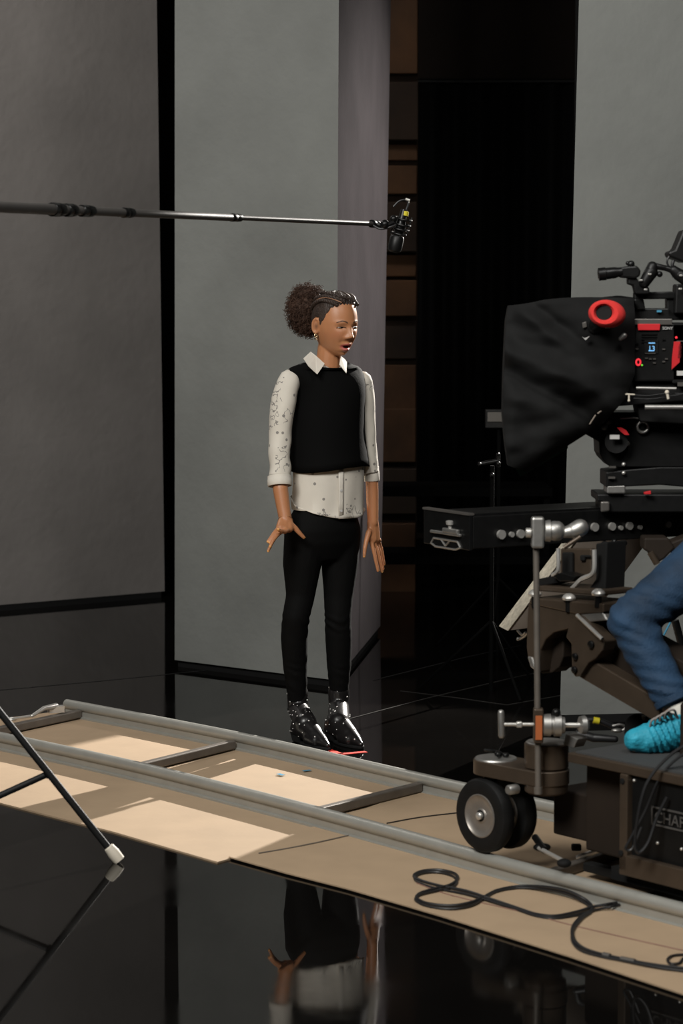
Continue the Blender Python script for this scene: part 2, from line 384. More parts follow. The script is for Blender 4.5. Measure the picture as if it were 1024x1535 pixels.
# timber store wall in the dark behind the wing --------------------------------
r = thing('timber_wall', 'dim brown stack of timber and boards seen between wing and dark doorway', 'wall panel', (0.42, 13.5, 0))
x0, x1 = P(560, 0, 13.4).x, P(628, 0, 13.4).x
MB().box(((x0 + x1) / 2, 13.55, 2.3), (x1 - x0, 0.12, 4.6)).build('backing', M_timberd, r, smooth=False)
random.seed(3)
ys = [0, 120, 215, 246, 300, 380, 418, 480, 545, 610, 700, 780, 905]
for i in range(len(ys) - 1):
    z1, z0 = P(600, ys[i], 13.4).z, P(600, ys[i + 1], 13.4).z
    th = random.uniform(0.03, 0.12); z0 += random.uniform(-.03, .03)
    if i == 0: z1 += 0.6
    MB().box(((x0 + x1) / 2, 13.49 - th / 2, (z0 + z1) / 2), (x1 - x0 - random.uniform(0, 0.02), th, (z1 - z0) * 0.93)).build('plank', M_timber if i % 3 != 1 else M_timberd, r, smooth=False, bevel=0.006)
MB().box((x0 - 0.35, 13.6, 2.3), (0.06, 0.06, 4.6)).build('post', M_timberd, r, smooth=False)
# doorway curtain frame
r = thing('door_curtain', 'nearly black hanging curtain filling the dark doorway at the back', 'curtain', (1.2, 16.6, 0))
mb = MB(); n = 60; fr = []
for i in range(n + 1):
    x = 0.5 + 1.4 * i / n; y = 16.6 + 0.05 * math.sin(i * 0.9)
    fr.append((x, y))
vs_ = [(x, y, 0.02) for x, y in fr] + [(x, y, 3.1) for x, y in fr]
mb.add(vs_, [(i, i + 1, n + 2 + i, n + 1 + i) for i in range(n)])
mb.build('cloth', M_black, r, solid=0.01)
MB().cyl((0.45, 16.6, 3.12), (1.95, 16.6, 3.12), 0.02).build('rail', M_gun, r)

# seams in the floor finish ------------------------------------------
def strip(pts, wd, name, m, z=0.001, h=0.0006, kind='structure', hw=None):
    mb = MB(); L = []; R = []
    for i, p in enumerate(pts):
        d = (pts[min(i + 1, len(pts) - 1)] - pts[max(0, i - 1)]).normalized(); s_ = V((-d.y, d.x, 0)) * wd / 2
        L.append(V((p.x, p.y, z)) + s_); R.append(V((p.x, p.y, z)) - s_)
    poly = []
    for i in range(len(pts) - 1):
        mb.prism([L[i], L[i + 1], R[i + 1], R[i]], (0, 0, h))
    o = mb.build(name, m, smooth=False)
    if kind: o['kind'] = kind
    return o
M_seam = mat('floor_seam_grey', (0.05, 0.048, 0.045), 0.4)
M_seamd = mat('floor_seam_dark', (0.002, 0.002, 0.002), 0.8)
strip([G(523, 1078), G(640, 1047), G(770, 1016), G(830, 1003)], 0.006, 'trim_1', M_seam)
strip([G(600, 1036), G(690, 1047), G(760, 1057), G(840, 1043)], 0.007, 'trim_2', M_seam)
strip([G(-60, 1040), G(150, 1021), G(322, 1004)], 0.006, 'trim_3', M_seamd)
strip([G(560, 1020), G(700, 985), G(780, 968)], 0.006, 'trim_4', M_seamd)

# ================================================================= TRACK
R2P = [(-420, 1012), (-200, 1056), (0, 1097), (200, 1140), (400, 1189), (590, 1239), (780, 1291), (1024, 1353), (1250, 1410), (1500, 1474)]
R1P = [(100, 1048), (250, 1076), (400, 1106), (624, 1157), (829, 1201), (1024, 1243), (1250, 1290)]
ZT = 0.07
rail2 = [G(x, y, ZT) for x, y in R2P]; rail1 = [G(x, y, ZT) for x, y in R1P]
BT = 0.005   # board thickness
prof = [(-0.017, 0.0), (0.017, 0.0), (0.017, 0.006), (0.008, 0.009), (0.007, 0.030)]
for k in range(17):
    a = rad(-60 + 300 * k / 16); prof.append((0.019 * math.cos(a), ZT - 0.019 - BT + 0.019 * math.sin(a)))
prof += [(-0.007, 0.030), (-0.008, 0.009), (-0.017, 0.006)]
def sweep(pts, name, parent):
    pts = spline([V((p.x, p.y, BT)) for p in pts], 6); rs = []
    for i, p in enumerate(pts):
        d = (pts[min(i + 1, len(pts) - 1)] - pts[max(0, i - 1)]).normalized(); s_ = V((-d.y, d.x, 0))
        rs.append([p + s_ * a + V((0, 0, z)) for a, z in prof])
    return MB().rings(rs).build(name, M_rail, parent)
track = thing('dolly_track', 'grey metal camera dolly track with two rails on brown boards', 'camera track', (-0.3, 8.2, 0))
sweep(rail1, 'rail', track); sweep(rail2, 'rail', track)
def tie(pa, pb, name='cross_tie', h=0.03, wdt=0.03, off=0.006):
    pa, pb = V((pa.x, pa.y, BT + off)), V((pb.x, pb.y, BT + off)); d = (pb - pa); L = d.length; d.normalize(); s_ = V((-d.y, d.x, 0)) * wdt / 2
    pa = pa + d * 0.012; pb = pb - d * 0.012
    return MB().prism([pa - s_, pb - s_, pb + s_, pa + s_], (0, 0, h)).build(name, M_tie, track, smooth=False, bevel=0.004)
tie(G(-45, 1087, ZT), G(122, 1052, ZT)); tie(G(186, 1137, ZT), G(352, 1097, ZT)); tie(G(452, 1203, ZT), G(632, 1159, ZT)); tie(G(800, 1297, ZT), G(985, 1235, ZT))
# end latch of the track
mb = MB(); lp = [G(60, 1078, 0.045), G(40, 1080, 0.045)]
la = G(48, 1073, 0.05); lb = G(84, 1066, 0.05)
mb.chain([la, (la + lb) / 2 + V((0, 0, 0.02)), lb + V((0, 0, 0.02))], [0.006, 0.009, 0.012]); mb.box(lb + V((0, 0, 0.008)), (0.06, 0.03, 0.025), RZ(rad(20)))
mb.torus(G(16, 1078, 0.03), (0, 0, 1), 0.018, 0.005); mb.tube([G(22, 1077, 0.035), la], 0.005)
mb.build('latch', M_chrome, track)

# floor boards -----------------------------------------------------------
def slab(pts, h, z0=0.0): return MB().prism([V((p.x, p.y, z0)) for p in pts], (0, 0, h))
dl = (rail1[0] - rail1[1]).normalized(); vl = V((-dl.y, dl.x, 0));
if vl.y < 0: vl = -vl
q = rail1[0] + dl * 0.10 + vl * 0.05
o = slab([G(-420, 1096), G(0, 1205.5), G(170, 1249), G(326, 1294.5), G(344, 1289.5), V((rail1[3].x, rail1[3].y, 0)) + vl * 0.02, V((rail1[2].x, rail1[2].y, 0)) + vl * 0.04, V((q.x, q.y, 0)), V((q.x, q.y, 0)) - vl * 1.0 + dl * 0.1], BT).build('floor_board', M_board, smooth=False)
tag(o, 'brown hardboard sheet under the left stretch of track, crossed by hard light patches', 'floor board', 'hardboard sheets under the track')
q2 = V((rail1[3].x, rail1[3].y, 0)) + vl * 0.01
o = slab([G(343, 1288.5), G(430, 1313), G(520, 1336), G(660, 1377), G(850, 1437), G(1024, 1495), G(1300, 1583), G(1500, 1350), V((rail1[-1].x, rail1[-1].y, 0)) + vl * 0.1, q2], 0.004, BT + 0.0002).build('floor_board', M_board, smooth=False)
tag(o, 'brown hardboard sheet under the dolly, its corner lapping over the left sheet', 'floor board', 'hardboard sheets under the track')
# bits of tape on the boards
for (x, y, w_, m_, lb_) in ((421, 1161, 0.022, M_bluetape, 'tiny blue tape scrap between the rails, left of the pale one'), (460, 1155, 0.02, M_bluetape, 'tiny blue tape scrap between the rails, right of the other')):
    g = G(x, y, 0.0095); mb = MB().box((g.x, g.y, 0.0098), (w_ * 0.7, w_ * 1.5, 0.0008), RZ(0.6 if x < 440 else -1.0))
    tag(mb.build('tape_scrap', m_, smooth=False), lb_.replace(', left of the pale one', ' on the left, like a dot').replace(', right of the other', ' on the right, a thin sliver'), 'tape')
mk = thing('floor_mark', 'bright red tape mark on the black floor under the toe of the boot', 'tape mark', G(520, 1127))
for a_, b_ in (((493, 1124), (512, 1131)), ((500, 1131.5), (549, 1127))):
    p, q_ = G(*a_), G(*b_); d = (q_ - p).normalized(); s_ = V((-d.y, d.x, 0)) * 0.012
    MB().prism([p - s_, q_ - s_, q_ + s_, p + s_], (0, 0, 0.0012)).build('tape_strip', M_marktape, mk, smooth=False)

# ================================================================= BOOM POLE AND MICROPHONE
bm_ = thing('boom_pole', 'long black telescopic boom pole reaching in from the left above the young woman', 'boom pole', P(0, 311, 6.5))
BP = lambda x: P(x, 310.5 + (335.5 - 310.5) * (x / 560), 6.5 + 2.1 * x / 560)
def rpx(x, w_): return w_ / 2 * (6.5 + 2.1 * x / 560) / F
for i, (xa, xb, w_) in enumerate(((-420, 84, 17), (84, 106, 15.5), (106, 130, 14), (130, 190, 13), (190, 352, 11.5), (352, 560, 7.5))):
    MB().cyl(BP(xa), BP(xb), rpx(xa, w_), rpx(xb, w_ * 0.97), n=20).build('pole_section', M_carbon, bm_)
for xa, xb, w_ in ((77, 93, 21), (98, 111, 20), (121, 138, 18), (184, 198, 15.5), (346, 360, 12.5), (556, 566, 12)):
    mb = MB().lathe(BP(xa), BP(xb) - BP(xa), [(0, rpx(xa, w_ * 0.85)), (0.003, rpx(xa, w_)), ((BP(xb) - BP(xa)).length * 0.45, rpx(xa, w_)), ((BP(xb) - BP(xa)).length * 0.5, rpx(xa, w_ * 0.9)), ((BP(xb) - BP(xa)).length * 0.6, rpx(xa, w_)), ((BP(xb) - BP(xa)).length, rpx(xa, w_ * 0.92))], 24)
    mb.build('locking_collar', M_gun, bm_)
mc = thing('microphone', 'black microphone in a shock mount at the tip of the boom pole, yellow band', 'microphone', P(598, 340, 8.62))
D = 8.6
top = P(606, 318, D); bot = P(593, 375, D); ax = (bot - top).normalized(); k_ = D / F
mb = MB().lathe(P(596.5, 352, D), ax, [(0, 0.010), (0.004, 0.022), (0.010, 0.0255), (0.045, 0.0255), (0.058, 0.022), (0.064, 0.012)], 28); mb.build('windscreen', M_plastic, mc)
mb = MB().lathe(P(606, 314, D), ax, [(0, 0.011), (0.02, 0.013), (0.05, 0.017), (0.075, 0.02), (0.09, 0.012)], 24); mb.build('body', M_gun, mc)
MB().lathe(P(608, 316.5, D), ax, [(0, 0.0105), (0.001, 0.0125), (0.016, 0.0135), (0.017, 0.010)], 24).build('yellow_band', M_yellow, mc)['label'] = 'yellow band'
for i, (x, y, R_) in enumerate(((605, 328, 0.030), (602.5, 336, 0.031), (600.5, 343, 0.030), (598, 350, 0.026))):
    MB().torus(P(x, y, D), ax + V((0.0, 0.15, 0)), R_, 0.0028, n=32, m=8).build('mount_ring', M_gun, mc)
for dx, sg in ((-0.03, 1), (0.03, 1)):
    MB().tube([P(605, 326, D) + V((dx, 0, 0)), P(598, 351, D) + V((dx, 0, 0))], 0.0025).build('mount_strut', M_gun, mc)
MB().tube([P(566, 336, 8.6), P(574, 339, 8.59), P(582, 336, 8.57), P(590, 332, 8.57)], 0.010, smooth=5).build('swivel', M_gun, mc)
MB().ell(P(577, 336, 8.57), 0.016).ell(P(590, 328, 8.57), 0.013).build('knuckle', M_gun, mc)
MB().tube([P(590, 310, D), P(598, 302, D), P(607, 299.5, D), P(612, 304, D), P(609, 315, D)], 0.0035, smooth=5).build('cable', M_cable, mc)
MB().cyl(P(608, 298.5, D), P(614.5, 300.5, D), 0.005).build('connector', M_chrome, mc)
MB().tube([P(560, 338, 8.58), P(570, 343, 8.57), P(583, 341, 8.57), P(594, 337, 8.56)], 0.004, smooth=5).build('coiled_cable', M_cable, mc)

# ================================================================= FOREGROUND STAND (left)
st = thing('light_stand', 'black tubular stand at the left edge, one cream tipped leg on the glossy floor', 'stand', (-1.3, 6.75, 0))
foot = G(180, 1293); ftop = P(0, 1068, 6.84); dleg = (ftop - foot); hub = foot + dleg * 1.98
brj = P(72, 1160, 6.86)
def leg(fp, hb):
    d = (hb - fp).normalized()
    l_ = MB().cyl(fp + d * 0.05, hb, 0.0105, n=16).build('leg', M_blktube, st)
    MB().lathe(fp + V((0, 0, 0.004)), d, [(0, 0.012), (0.003, 0.0175), (0.03, 0.0185), (0.052, 0.0155), (0.055, 0.012)], 24).build('rubber_foot', M_cream, l_)['label'] = 'cream rubber tip'
    return d
leg(foot, hub)
ctr = V((hub.x, hub.y, 0))
for a_ in (120, 240):
    leg(V((ctr.x, ctr.y, 0)) + RZ(rad(a_)) @ (V((foot.x, foot.y, 0)) - ctr), hub)
MB().cyl((hub.x, hub.y, 0.02), (hub.x, hub.y, 1.7), 0.016).build('centre_pole', M_blktube, st)
MB().cyl((hub.x, hub.y, hub.z - 0.05), (hub.x, hub.y, hub.z + 0.05), 0.032).build('hub', M_blktube, st)
cl = V((hub.x, hub.y, 0.03)); MB().cyl(cl, cl + V((0, 0, 0.05)), 0.028).build('lower_collar', M_blktube, st)
for a_ in (0, 120, 240):
    bj = ctr + RZ(rad(a_)) @ (brj - ctr); bj.z = brj.z
    MB().tube([bj, cl + V((0, 0, 0.02))], 0.0095, n=12).build('brace', M_blktube, st)
    MB().ell(bj, 0.014).build('pivot', M_blktube, st)

# ================================================================= PERFORMER
D0 = 8.85; SCL = F / D0
FW = V((0.5, -0.8660, 0)); LF = V((0.8660, 0.5, 0)); ROT = RZ(rad(30))
def BW(px, py, fwd=0.0):
    X = (px - 490) / SCL - fwd * 0.5; s_ = X / 0.866
    return P(px, py, D0 + s_ * 0.5 - fwd * 0.866)
O_ = BW(490, 1110)
pr = thing('person', 'young woman standing in a black sleeveless top over a printed cream shirt', 'person', (O_.x, D0, 0))
HEADC = BW(502.5, 483.5, 0.03); HR = RZ(rad(37)) @ Matrix.Rotation(rad(4), 3, 'X')
def gs(x, z, x0, z0, sx, sz): return math.exp(-((x - x0) / sx) ** 2 - ((z - z0) / sz) ** 2)
def headpt(az, el, off=0.0, raw=False):
    ce, se = math.cos(el), math.sin(el); front = math.cos(az) > 0
    rx = 0.0755; x = math.sin(az) * (ce ** 0.72) * rx
    ry = 0.0915 if front else 0.100
    y = -math.cos(az) * (ce ** (0.50 if front else 0.9)) * ry
    if se > 0: y = -math.cos(az) * (ce ** (0.85)) * ry
    z = se * (0.113 if se > 0 else 0.122)
    if z < -0.015:
        t = min(1, (-0.015 - z) / 0.105); x *= 1 - 0.27 * t ** 1.4
        if front: y *= 1 - 0.05 * t
        else: y *= 1 - 0.30 * t
    if raw: return V((x, y, z))
    if front:
        d = 0.0
        w_ = max(0, math.cos(az)) ** 0.5
        d += 0.017 * gs(x, z, 0, -0.045, 0.0105, 0.013)          # nose tip
        d += 0.010 * gs(x, z, 0, -0.028, 0.0095, 0.020)          # bridge
        for s_ in (-1, 1):
            d += 0.010 * gs(x, z, s_ * 0.0145, -0.049, 0.0075, 0.0075)   # wings
            d -= 0.0075 * gs(x, z, s_ * 0.031, -0.012, 0.017, 0.0095)     # sockets
            d += 0.0045 * gs(x, z, s_ * 0.030, 0.006, 0.022, 0.007)       # brow ridge
            d += 0.0065 * gs(x, z, s_ * 0.040, -0.042, 0.022, 0.024)      # cheeks
            d -= 0.003 * gs(x, z, s_ * 0.026, -0.066, 0.007, 0.012)
        d += 0.0105 * gs(x, z, 0, -0.0735, 0.020, 0.0055)         # upper lip
        d += 0.0120 * gs(x, z, 0, -0.0935, 0.018, 0.0065)         # lower lip
        d -= 0.0170 * gs(x, z, 0, -0.0830, 0.0135, 0.0042)        # open mouth
        d -= 0.0045 * gs(x, z, 0, -0.0575, 0.014, 0.004)
        d -= 0.0030 * gs(x, z, 0, -0.104, 0.016, 0.004)
        d += 0.0060 * gs(x, z, 0, -0.114, 0.016, 0.010)
        y -= d * w_
    p = V((x, y, z))
    if off: p += V((x / rx ** 2, y / 0.09 ** 2, z / 0.115 ** 2)).normalized() * off
    return p
def headw(p): return HEADC + HR @ p
NA, NE = 128, 110
hgrid = []
for i in range(1, NE):
    el = -pi / 2 + pi * i / NE; hgrid.append([headpt(2 * pi * j / NA - pi, el) for j in range(NA)])
def front_y(x, z):
    best = None
    for r_ in hgrid:
        for p in r_:
            if p.y < 0:
                d = (p.x - x) ** 2 + (p.z - z) ** 2
                if best is None or d < best[0]: best = (d, p.y)
    return best[1]
sk = MB(); sk.rings([[headw(p) for p in r_] for r_ in hgrid])
for s_ in (-1, 1):   # ears
    c = V((s_ * 0.0755, 0.012, -0.012)); Re = HR @ RZ(rad(-s_ * 36))
    sk.ell(headw(c), (0.0055, 0.014, 0.026), Re)
    e_ = MB().torus((0, 0, 0), (1, 0, 0), 0.0135, 0.0042, n=28, m=8, R2=0.0255)
    a_ = basis((1, 0, 0))
    sk.add([headw(c) + Re @ (v + V((s_ * 0.005, 0.001, 0))) for v in e_.v], e_.f)
    sk.ell(headw(c + V((s_ * 0.003, 0.0, -0.027))), (0.0045, 0.007, 0.009), Re)
# neck, torso core
nk0 = BW(490.5, 566, 0.0); nk1 = BW(494, 522, 0.005)
sk.rcone(nk0, nk1, 0.047, 0.044); sk.rcone(BW(489, 580), BW(491, 560), 0.05, 0.045)
def tring(px, py, a, b, n=48, fwd=0.0, pw=1.0):
    c = BW(px, py); c = c + FW * fwd; out = []
    for i in range(n):
        t = 2 * pi * i / n; cx, sy = math.cos(t), math.sin(t)
        cx = math.copysign(abs(cx) ** pw, cx); sy = math.copysign(abs(sy) ** pw, sy)
        out.append(c + LF * (a * cx) - FW * (b * sy) * 1.0)
    return out
sk.rings([tring(490, 779, .125, .085), tring(490, 740, .12, .08), tring(491, 700, .105, .075), tring(492, 650, .105, .075), tring(492, 610, .115, .08), tring(490, 590, .09, .06), tring(489, 572, .06, .05)])
# arms   (right arm of the performer is at the left of the picture)
RA = [BW(433, 574, 0.0), BW(422, 655, 0.0), BW(419, 700, 0.02), BW(420.5, 733, 0.045), BW(425, 762, 0.065), BW(428.5, 781, 0.08)]
sk.chain(RA, [.030, .028, .028, .0285, .0255, .0235])
LA = [BW(545, 576, 0.0), BW(551, 655, 0.0), BW(557, 705, 0.0), BW(558, 733, 0.005), BW(558.5, 760, 0.01), BW(559, 783, 0.015)]
sk.chain(LA, [.028, .025, .0235, .0235, .0225, .0205])
def flen(px, py, fwd): return BW(px, py, fwd)
FINGERS = []
def finger(pts, r0=0.0085, r1=0.0065):
    q = [BW(*p) for p in pts]; n_ = len(q); rs = [r0 + (r1 - r0) * i / (n_ - 1) for i in range(n_)]
    sk.chain(q, rs); FINGERS.append((q[-2], q[-1], rs[-1]))
# right hand: wrist bent back, palm down, fingers spread to picture left, thumb to the right
for a_, b_ in (((423, 781, .08), (420, 791, .10)), ((428, 781, .085), (426, 793, .105)), ((433, 781, .085), (433, 792, .105))):
    sk.rcone(BW(*a_), BW(*b_), .0155, .0165)
sk.rcone(BW(420, 790, .10), BW(434, 792, .105), .015, .0155)
finger([(419, 790, .10), (411, 799, .115), (406, 806, .12), (401.5, 812, .122)])
finger([(421, 793, .105), (413, 805, .125), (407, 815, .132), (402, 826, .135)])
finger([(424, 795, .108), (415, 803, .135), (409, 811, .15), (405, 819, .155)], .0085, .0065)
finger([(433, 794, .11), (427, 797.5, .135), (421, 796, .15), (417, 793.5, .155)], .0088, .007)
finger([(435, 785, .095), (443, 792, .105), (449.5, 799.5, .11), (455.5, 805.5, .112)], .0115, .0072)
# left hand: hanging, fingers together pointing down, thumb apart at the inner side
for a_, b_ in (((556, 783, .015), (556, 806, .02)), ((562, 783, .012), (564, 808, .015)), ((559, 784, .015), (560, 808, .02))):
    sk.rcone(BW(*a_), BW(*b_), .0145, .0155)
sk.rcone(BW(555, 806, .02), BW(567, 810, .01), .013, .0125)
finger([(556, 810, .022), (560.5, 826, .032), (563.5, 841, .038), (566.8, 855.5, .04)], .009, .0065)
finger([(560.5, 811, .016), (566, 828, .020), (569.5, 843, .022), (572.8, 857, .022)], .009, .0065)
finger([(564, 811, .008), (569, 827, .008), (572, 841, .008), (574.3, 853, .006)], .0085, .006)
finger([(567, 809, .0), (571.5, 822, -.004), (574, 834, -.006), (576, 846, -.008)], .0078, .0058)
finger([(553, 797, .03), (549.5, 810, .04), (547, 822, .045), (546, 834, .048)], .0115, .007)
# legs core down into the boots
LEGL = [(456, 805, 0), (450, 870, 0.0), (443, 925, 0.01), (441.5, 965, -0.01), (443, 1010, -0.03), (446, 1052, -0.045), (447, 1092, -.05)]
LEGR = [(512, 805, 0), (508.5, 870, 0.0), (506, 925, 0.01), (507.5, 965, 0.0), (508, 1010, -0.01), (508.5, 1050, -0.02), (506, 1088, -.03)]
for L_ in (LEGL, LEGR): sk.chain([BW(*p) for p in L_], [.05, .038, .030, .030, .025, .022, .022])
hz0 = HEADC.z - 0.135
me = remeshed(sk, 0.0031, 5, 0.5, mask=lambda c: c.z < hz0)
HRi = HR.inverted()
SKN = V((0.46, 0.200, 0.092)); SKD = V((0.30, 0.13, 0.066)); LIP = V((0.46, 0.12, 0.10)); BRW = V((0.05, 0.026, 0.015)); NAIL = V((0.75, 0.36, 0.12)); DARK = V((0.02, 0.005, 0.004))
def skincol(co):
    c = SKN.copy()
    if co.z > hz0:
        p = HRi @ (co - HEADC); x, z = p.x, p.z
        nf = noise.noise(p * 40) * 0.04; c *= 1 + nf
        if abs(x) > 0.066 and -0.02 < p.y < 0.03:
            c = c.lerp(SKD * 0.45, 0.85 * math.exp(-((p.y - 0.008) / 0.007) ** 2 - ((z + 0.014) / 0.011) ** 2))  # shade of the ear hollow put into the skin colour
        if p.y < -0.02:
            ch = max(gs(x, z, s_ * 0.043, -0.040, 0.02, 0.018) for s_ in (-1, 1)); c = c.lerp(V((0.42, 0.15, 0.085)), 0.35 * ch)
            for s_ in (-1, 1):     # eyebrows, eyelid crease
                xx = (abs(x) - 0.012) / 0.036
                if s_ * x > 0 and 0 < xx < 1:
                    zc = 0.0055 + 0.0065 * math.sin(min(1, xx * 1.25) * pi * 0.72) - 0.004 * xx ** 3
                    th = 0.0034 * (1 - 0.55 * xx)
                    k = math.exp(-((z - zc) / th) ** 4); c = c.lerp(BRW, 0.85 * k)
                k = gs(x, z, s_ * 0.031, -0.008, 0.017, 0.004); c = c.lerp(SKD, 0.5 * k)
            # lips
            if abs(x) < 0.024:
                zu = -0.0690 - 0.0065 * (abs(x) / 0.024) ** 1.6; zl = -0.1015 + 0.0165 * (abs(x) / 0.024) ** 2
                if zl < z < zu: c = c.lerp(LIP, 0.95)
            k = ((x / 0.0125) ** 2 + ((z + 0.0832) / 0.0045) ** 2)
            if k < 1: c = DARK.copy()
            for s_ in (-1, 1):
                k = gs(x, z, s_ * 0.0075, -0.0545, 0.004, 0.0025); c = c.lerp(SKD * 0.35, min(1, 0.9 * k))
            if z < 0.09 and z > 0.055: c = c.lerp(SKD * 0.6, 0.0)
    else:
        for a, t, r_ in FINGERS:
            if (co - t).length < 0.0125:
                d = (t - a).normalized(); q = (co - t)
                if q.dot(d) > -0.001 : c = NAIL.copy()
    return c
tint(me, skincol)
body = link_mesh('body', me, M_skin, pr)
body['label'] = 'bare face, neck, forearms and hands'
# eyes
for s_ in (-1, 1):
    ex, ez = s_ * 0.031, -0.0125
    ey = front_y(ex, ez)
    e_ = MB().ell((0, 0, 0), (0.0138, 0.006, 0.0040), nu=32, nv=20)
    eo = MB(); Rt = RZ(rad(s_ * 16)); eo.add([headw(V((ex, ey + 0.0015, ez)) + Rt @ v) for v in e_.v], e_.f)
    me = eo.mesh('eye'); cc = V((ex + 0.0015, ey, ez + 0.0012))
    def ecol(co, cc=cc):
        p = HRi @ (co - HEADC); d = math.hypot(p.x - cc.x, p.z - cc.z)
        return (0.006, 0.004, 0.003) if d < 0.0058 else (0.25, 0.19, 0.16)
    tint(me, ecol); link_mesh('eye', me, M_eye, pr)
    lash = []
    for i in range(11):
        t = i / 10 * 2 - 1; x_ = ex + s_ * 0.0155 * t
        lash.append(headw(V((x_, front_y(x_, ez) - 0.0015, ez + 0.0040 * (1 - t * t) - 0.001 - (0.001 * t)))))
    MB().tube(lash, [0.0014, 0.0018], n=6).build('eyelash', M_hair, pr)
mat('eyebrow_hair', (0.085, 0.042, 0.024), 0.8)
for s_ in (-1, 1):
    brow = []
    for i in range(12):
        t = i / 11; x_ = s_ * (0.013 + 0.035 * t); z_ = 0.0060 + 0.0065 * math.sin(min(1, t * 1.25) * pi * 0.72) - 0.005 * t ** 3
        brow.append(headw(V((x_, front_y(x_, z_) + 0.0002, z_))))
    MB().tube(brow, [0.0020, 0.0009], n=8, smooth=2).build('eyebrow', MATS['eyebrow_hair'], pr)
# sleek scalp hair: shell over the skull with a hairline, sunk below the skin outside it
def hairline(az):
    a = abs(math.degrees(az))
    pts = [(0, .066), (25, .066), (45, .060), (58, .046), (68, .024), (76, .002), (84, -.014), (90, .010), (105, .012), (120, -.040), (180, -.060)]
    for (a0_, z0_), (a1_, z1_) in zip(pts, pts[1:]):
        if a0_ <= a <= a1_: t = (a - a0_) / (a1_ - a0_); return z0_ + (z1_ - z0_) * t
    return -.06
cap = MB(); rs = []
for i in range(12, 100):
    el = -pi / 2 + pi * i / 100; row = []
    for j in range(NA):
        az = 2 * pi * j / NA - pi; p = headpt(az, el, raw=True); hl = hairline(az)
        t = max(0, min(1, (p.z - hl + 0.006 + 0.003 * math.sin(az * 97)) / 0.020)); off = -0.006 + 0.0095 * t * t * (3 - 2 * t)
        off += 0.0008 * math.sin(az * 60) * t
        nn = V((p.x / 0.0735 ** 2, p.y / 0.09 ** 2, p.z / 0.115 ** 2)).normalized(); row.append(headw(p + nn * off))
    rs.append(row)
hair = cap.rings(rs).build('hair', M_hairs, pr)
PUFF = V((HEADC.x, HEADC.y, HEADC.z)); PUFF = P(461, 465, D0 + 0.14)
# twists from the hairline back to the puff
def onhead(az, el, off):
    p = headpt(az, el, raw=True); nn = V((p.x / 0.0735 ** 2, p.y / 0.09 ** 2, p.z / 0.115 ** 2)).normalized(); return headw(p + nn * off)
for az0, el0, az1, el1, rr in ((-14, 44, -150, 36, .0088), (-36, 36, -140, 22, .0085), (6, 50, -178, 52, .0082), (30, 44, 168, 48, .0085), (50, 34, 150, 30, .0085)):
    pts = []
    for i in range(25):
        t = i / 24; a = rad(az0 + (az1 - az0) * t); e = rad(el0 + (el1 - el0) * t + 14 * math.sin(pi * t))
        pts.append(onhead(a, e, 0.008))
    mb = MB(); A = []; B = []
    for i, p in enumerate(spline(pts, 3)):
        ph = i * 0.55; up = (p - HEADC).normalized(); sd = V((-up.y, up.x, 0)).normalized()
        o_ = up * (math.cos(ph) * rr * 0.3) + sd * (math.sin(ph) * rr * 0.3); A.append(p + o_); B.append(p - o_)
    mb.tube(A, rr * 0.72, n=8); mb.tube(B, rr * 0.72, n=8)
    mb.build('hair_twist', M_hairs, hair)
# parting skin lines between twists are left bare by a pale thread of scalp
pts = [onhead(rad(-24 - 112 * i / 20), rad(41 + (-9) * i / 20 + 14 * math.sin(pi * i / 20)), 0.0085) for i in range(21)]
M_part = mat('scalp_parting', (0.33, 0.17, 0.10), 0.6)
MB().tube(pts, 0.0022, n=6).build('parting', M_part, hair)
# the puff: lumpy core plus many coiled locks
mb = MB(); core = MB().ell((0, 0, 0), 1.0, nu=48, nv=30)
RPX, RPY, RPZ = 0.070, 0.075, 0.092
for v in core.v:
    n_ = v.normalized(); k = 0.93 + 0.13 * noise.noise(n_ * 3.2) + 0.06 * noise.noise(n_ * 9)
    mb.v.append(PUFF + V((n_.x * RPX, n_.y * RPY, n_.z * RPZ)) * k)
mb.f = core.f
puff = mb.build('hair_puff', M_hair, pr)
random.seed(11)
mb = MB()
for i in range(1500):
    z = random.uniform(-1, 1); t = random.uniform(0, 2 * pi); q = math.sqrt(1 - z * z); n_ = V((q * math.cos(t), q * math.sin(t), z))
    k = 0.86 + 0.12 * noise.noise(n_ * 3.2)
    p = PUFF + V((n_.x * RPX, n_.y * RPY, n_.z * RPZ)) * k
    a, b, _ = basis(n_); L_ = random.uniform(0.016, 0.036); rr = random.uniform(0.0025, 0.0055); ph = random.uniform(0, 6.28); tw = random.uniform(2.2, 3.6)
    lean = (a * random.uniform(-1, 1) + b * random.uniform(-1, 1)) * 0.9 + V((0, 0, -0.25))
    pts = []
    for j in range(14):
        u = j / 13; w_ = ph + u * tw * 2 * pi
        pts.append(p + (n_ + lean * u).normalized() * (L_ * u) + a * (rr * math.cos(w_)) + b * (rr * math.sin(w_)))
    mb.tube(pts, [0.0011, 0.0006], n=4)
o = mb.build('curls', M_hair, puff); o['kind'] = 'stuff'
# earrings
for s_ in (-1, 1):
    c = headw(V((s_ * 0.0795, 0.008, -0.048)))
    MB().torus(c, HR @ V((0.25, 1, 0)), 0.0058, 0.0022, n=24, m=10).torus(c + V((0, 0, -0.010)), HR @ V((0.25, 1, 0)), 0.0048, 0.0018, n=24, m=10).build('earring', M_gold, pr)
# bracelet
bw = BW(428, 780, 0.08); MB().torus(bw, (BW(428, 790, .1) - bw), 0.0262, 0.0011, n=36, m=6, R2=0.0245).build('bracelet', M_gold, pr)
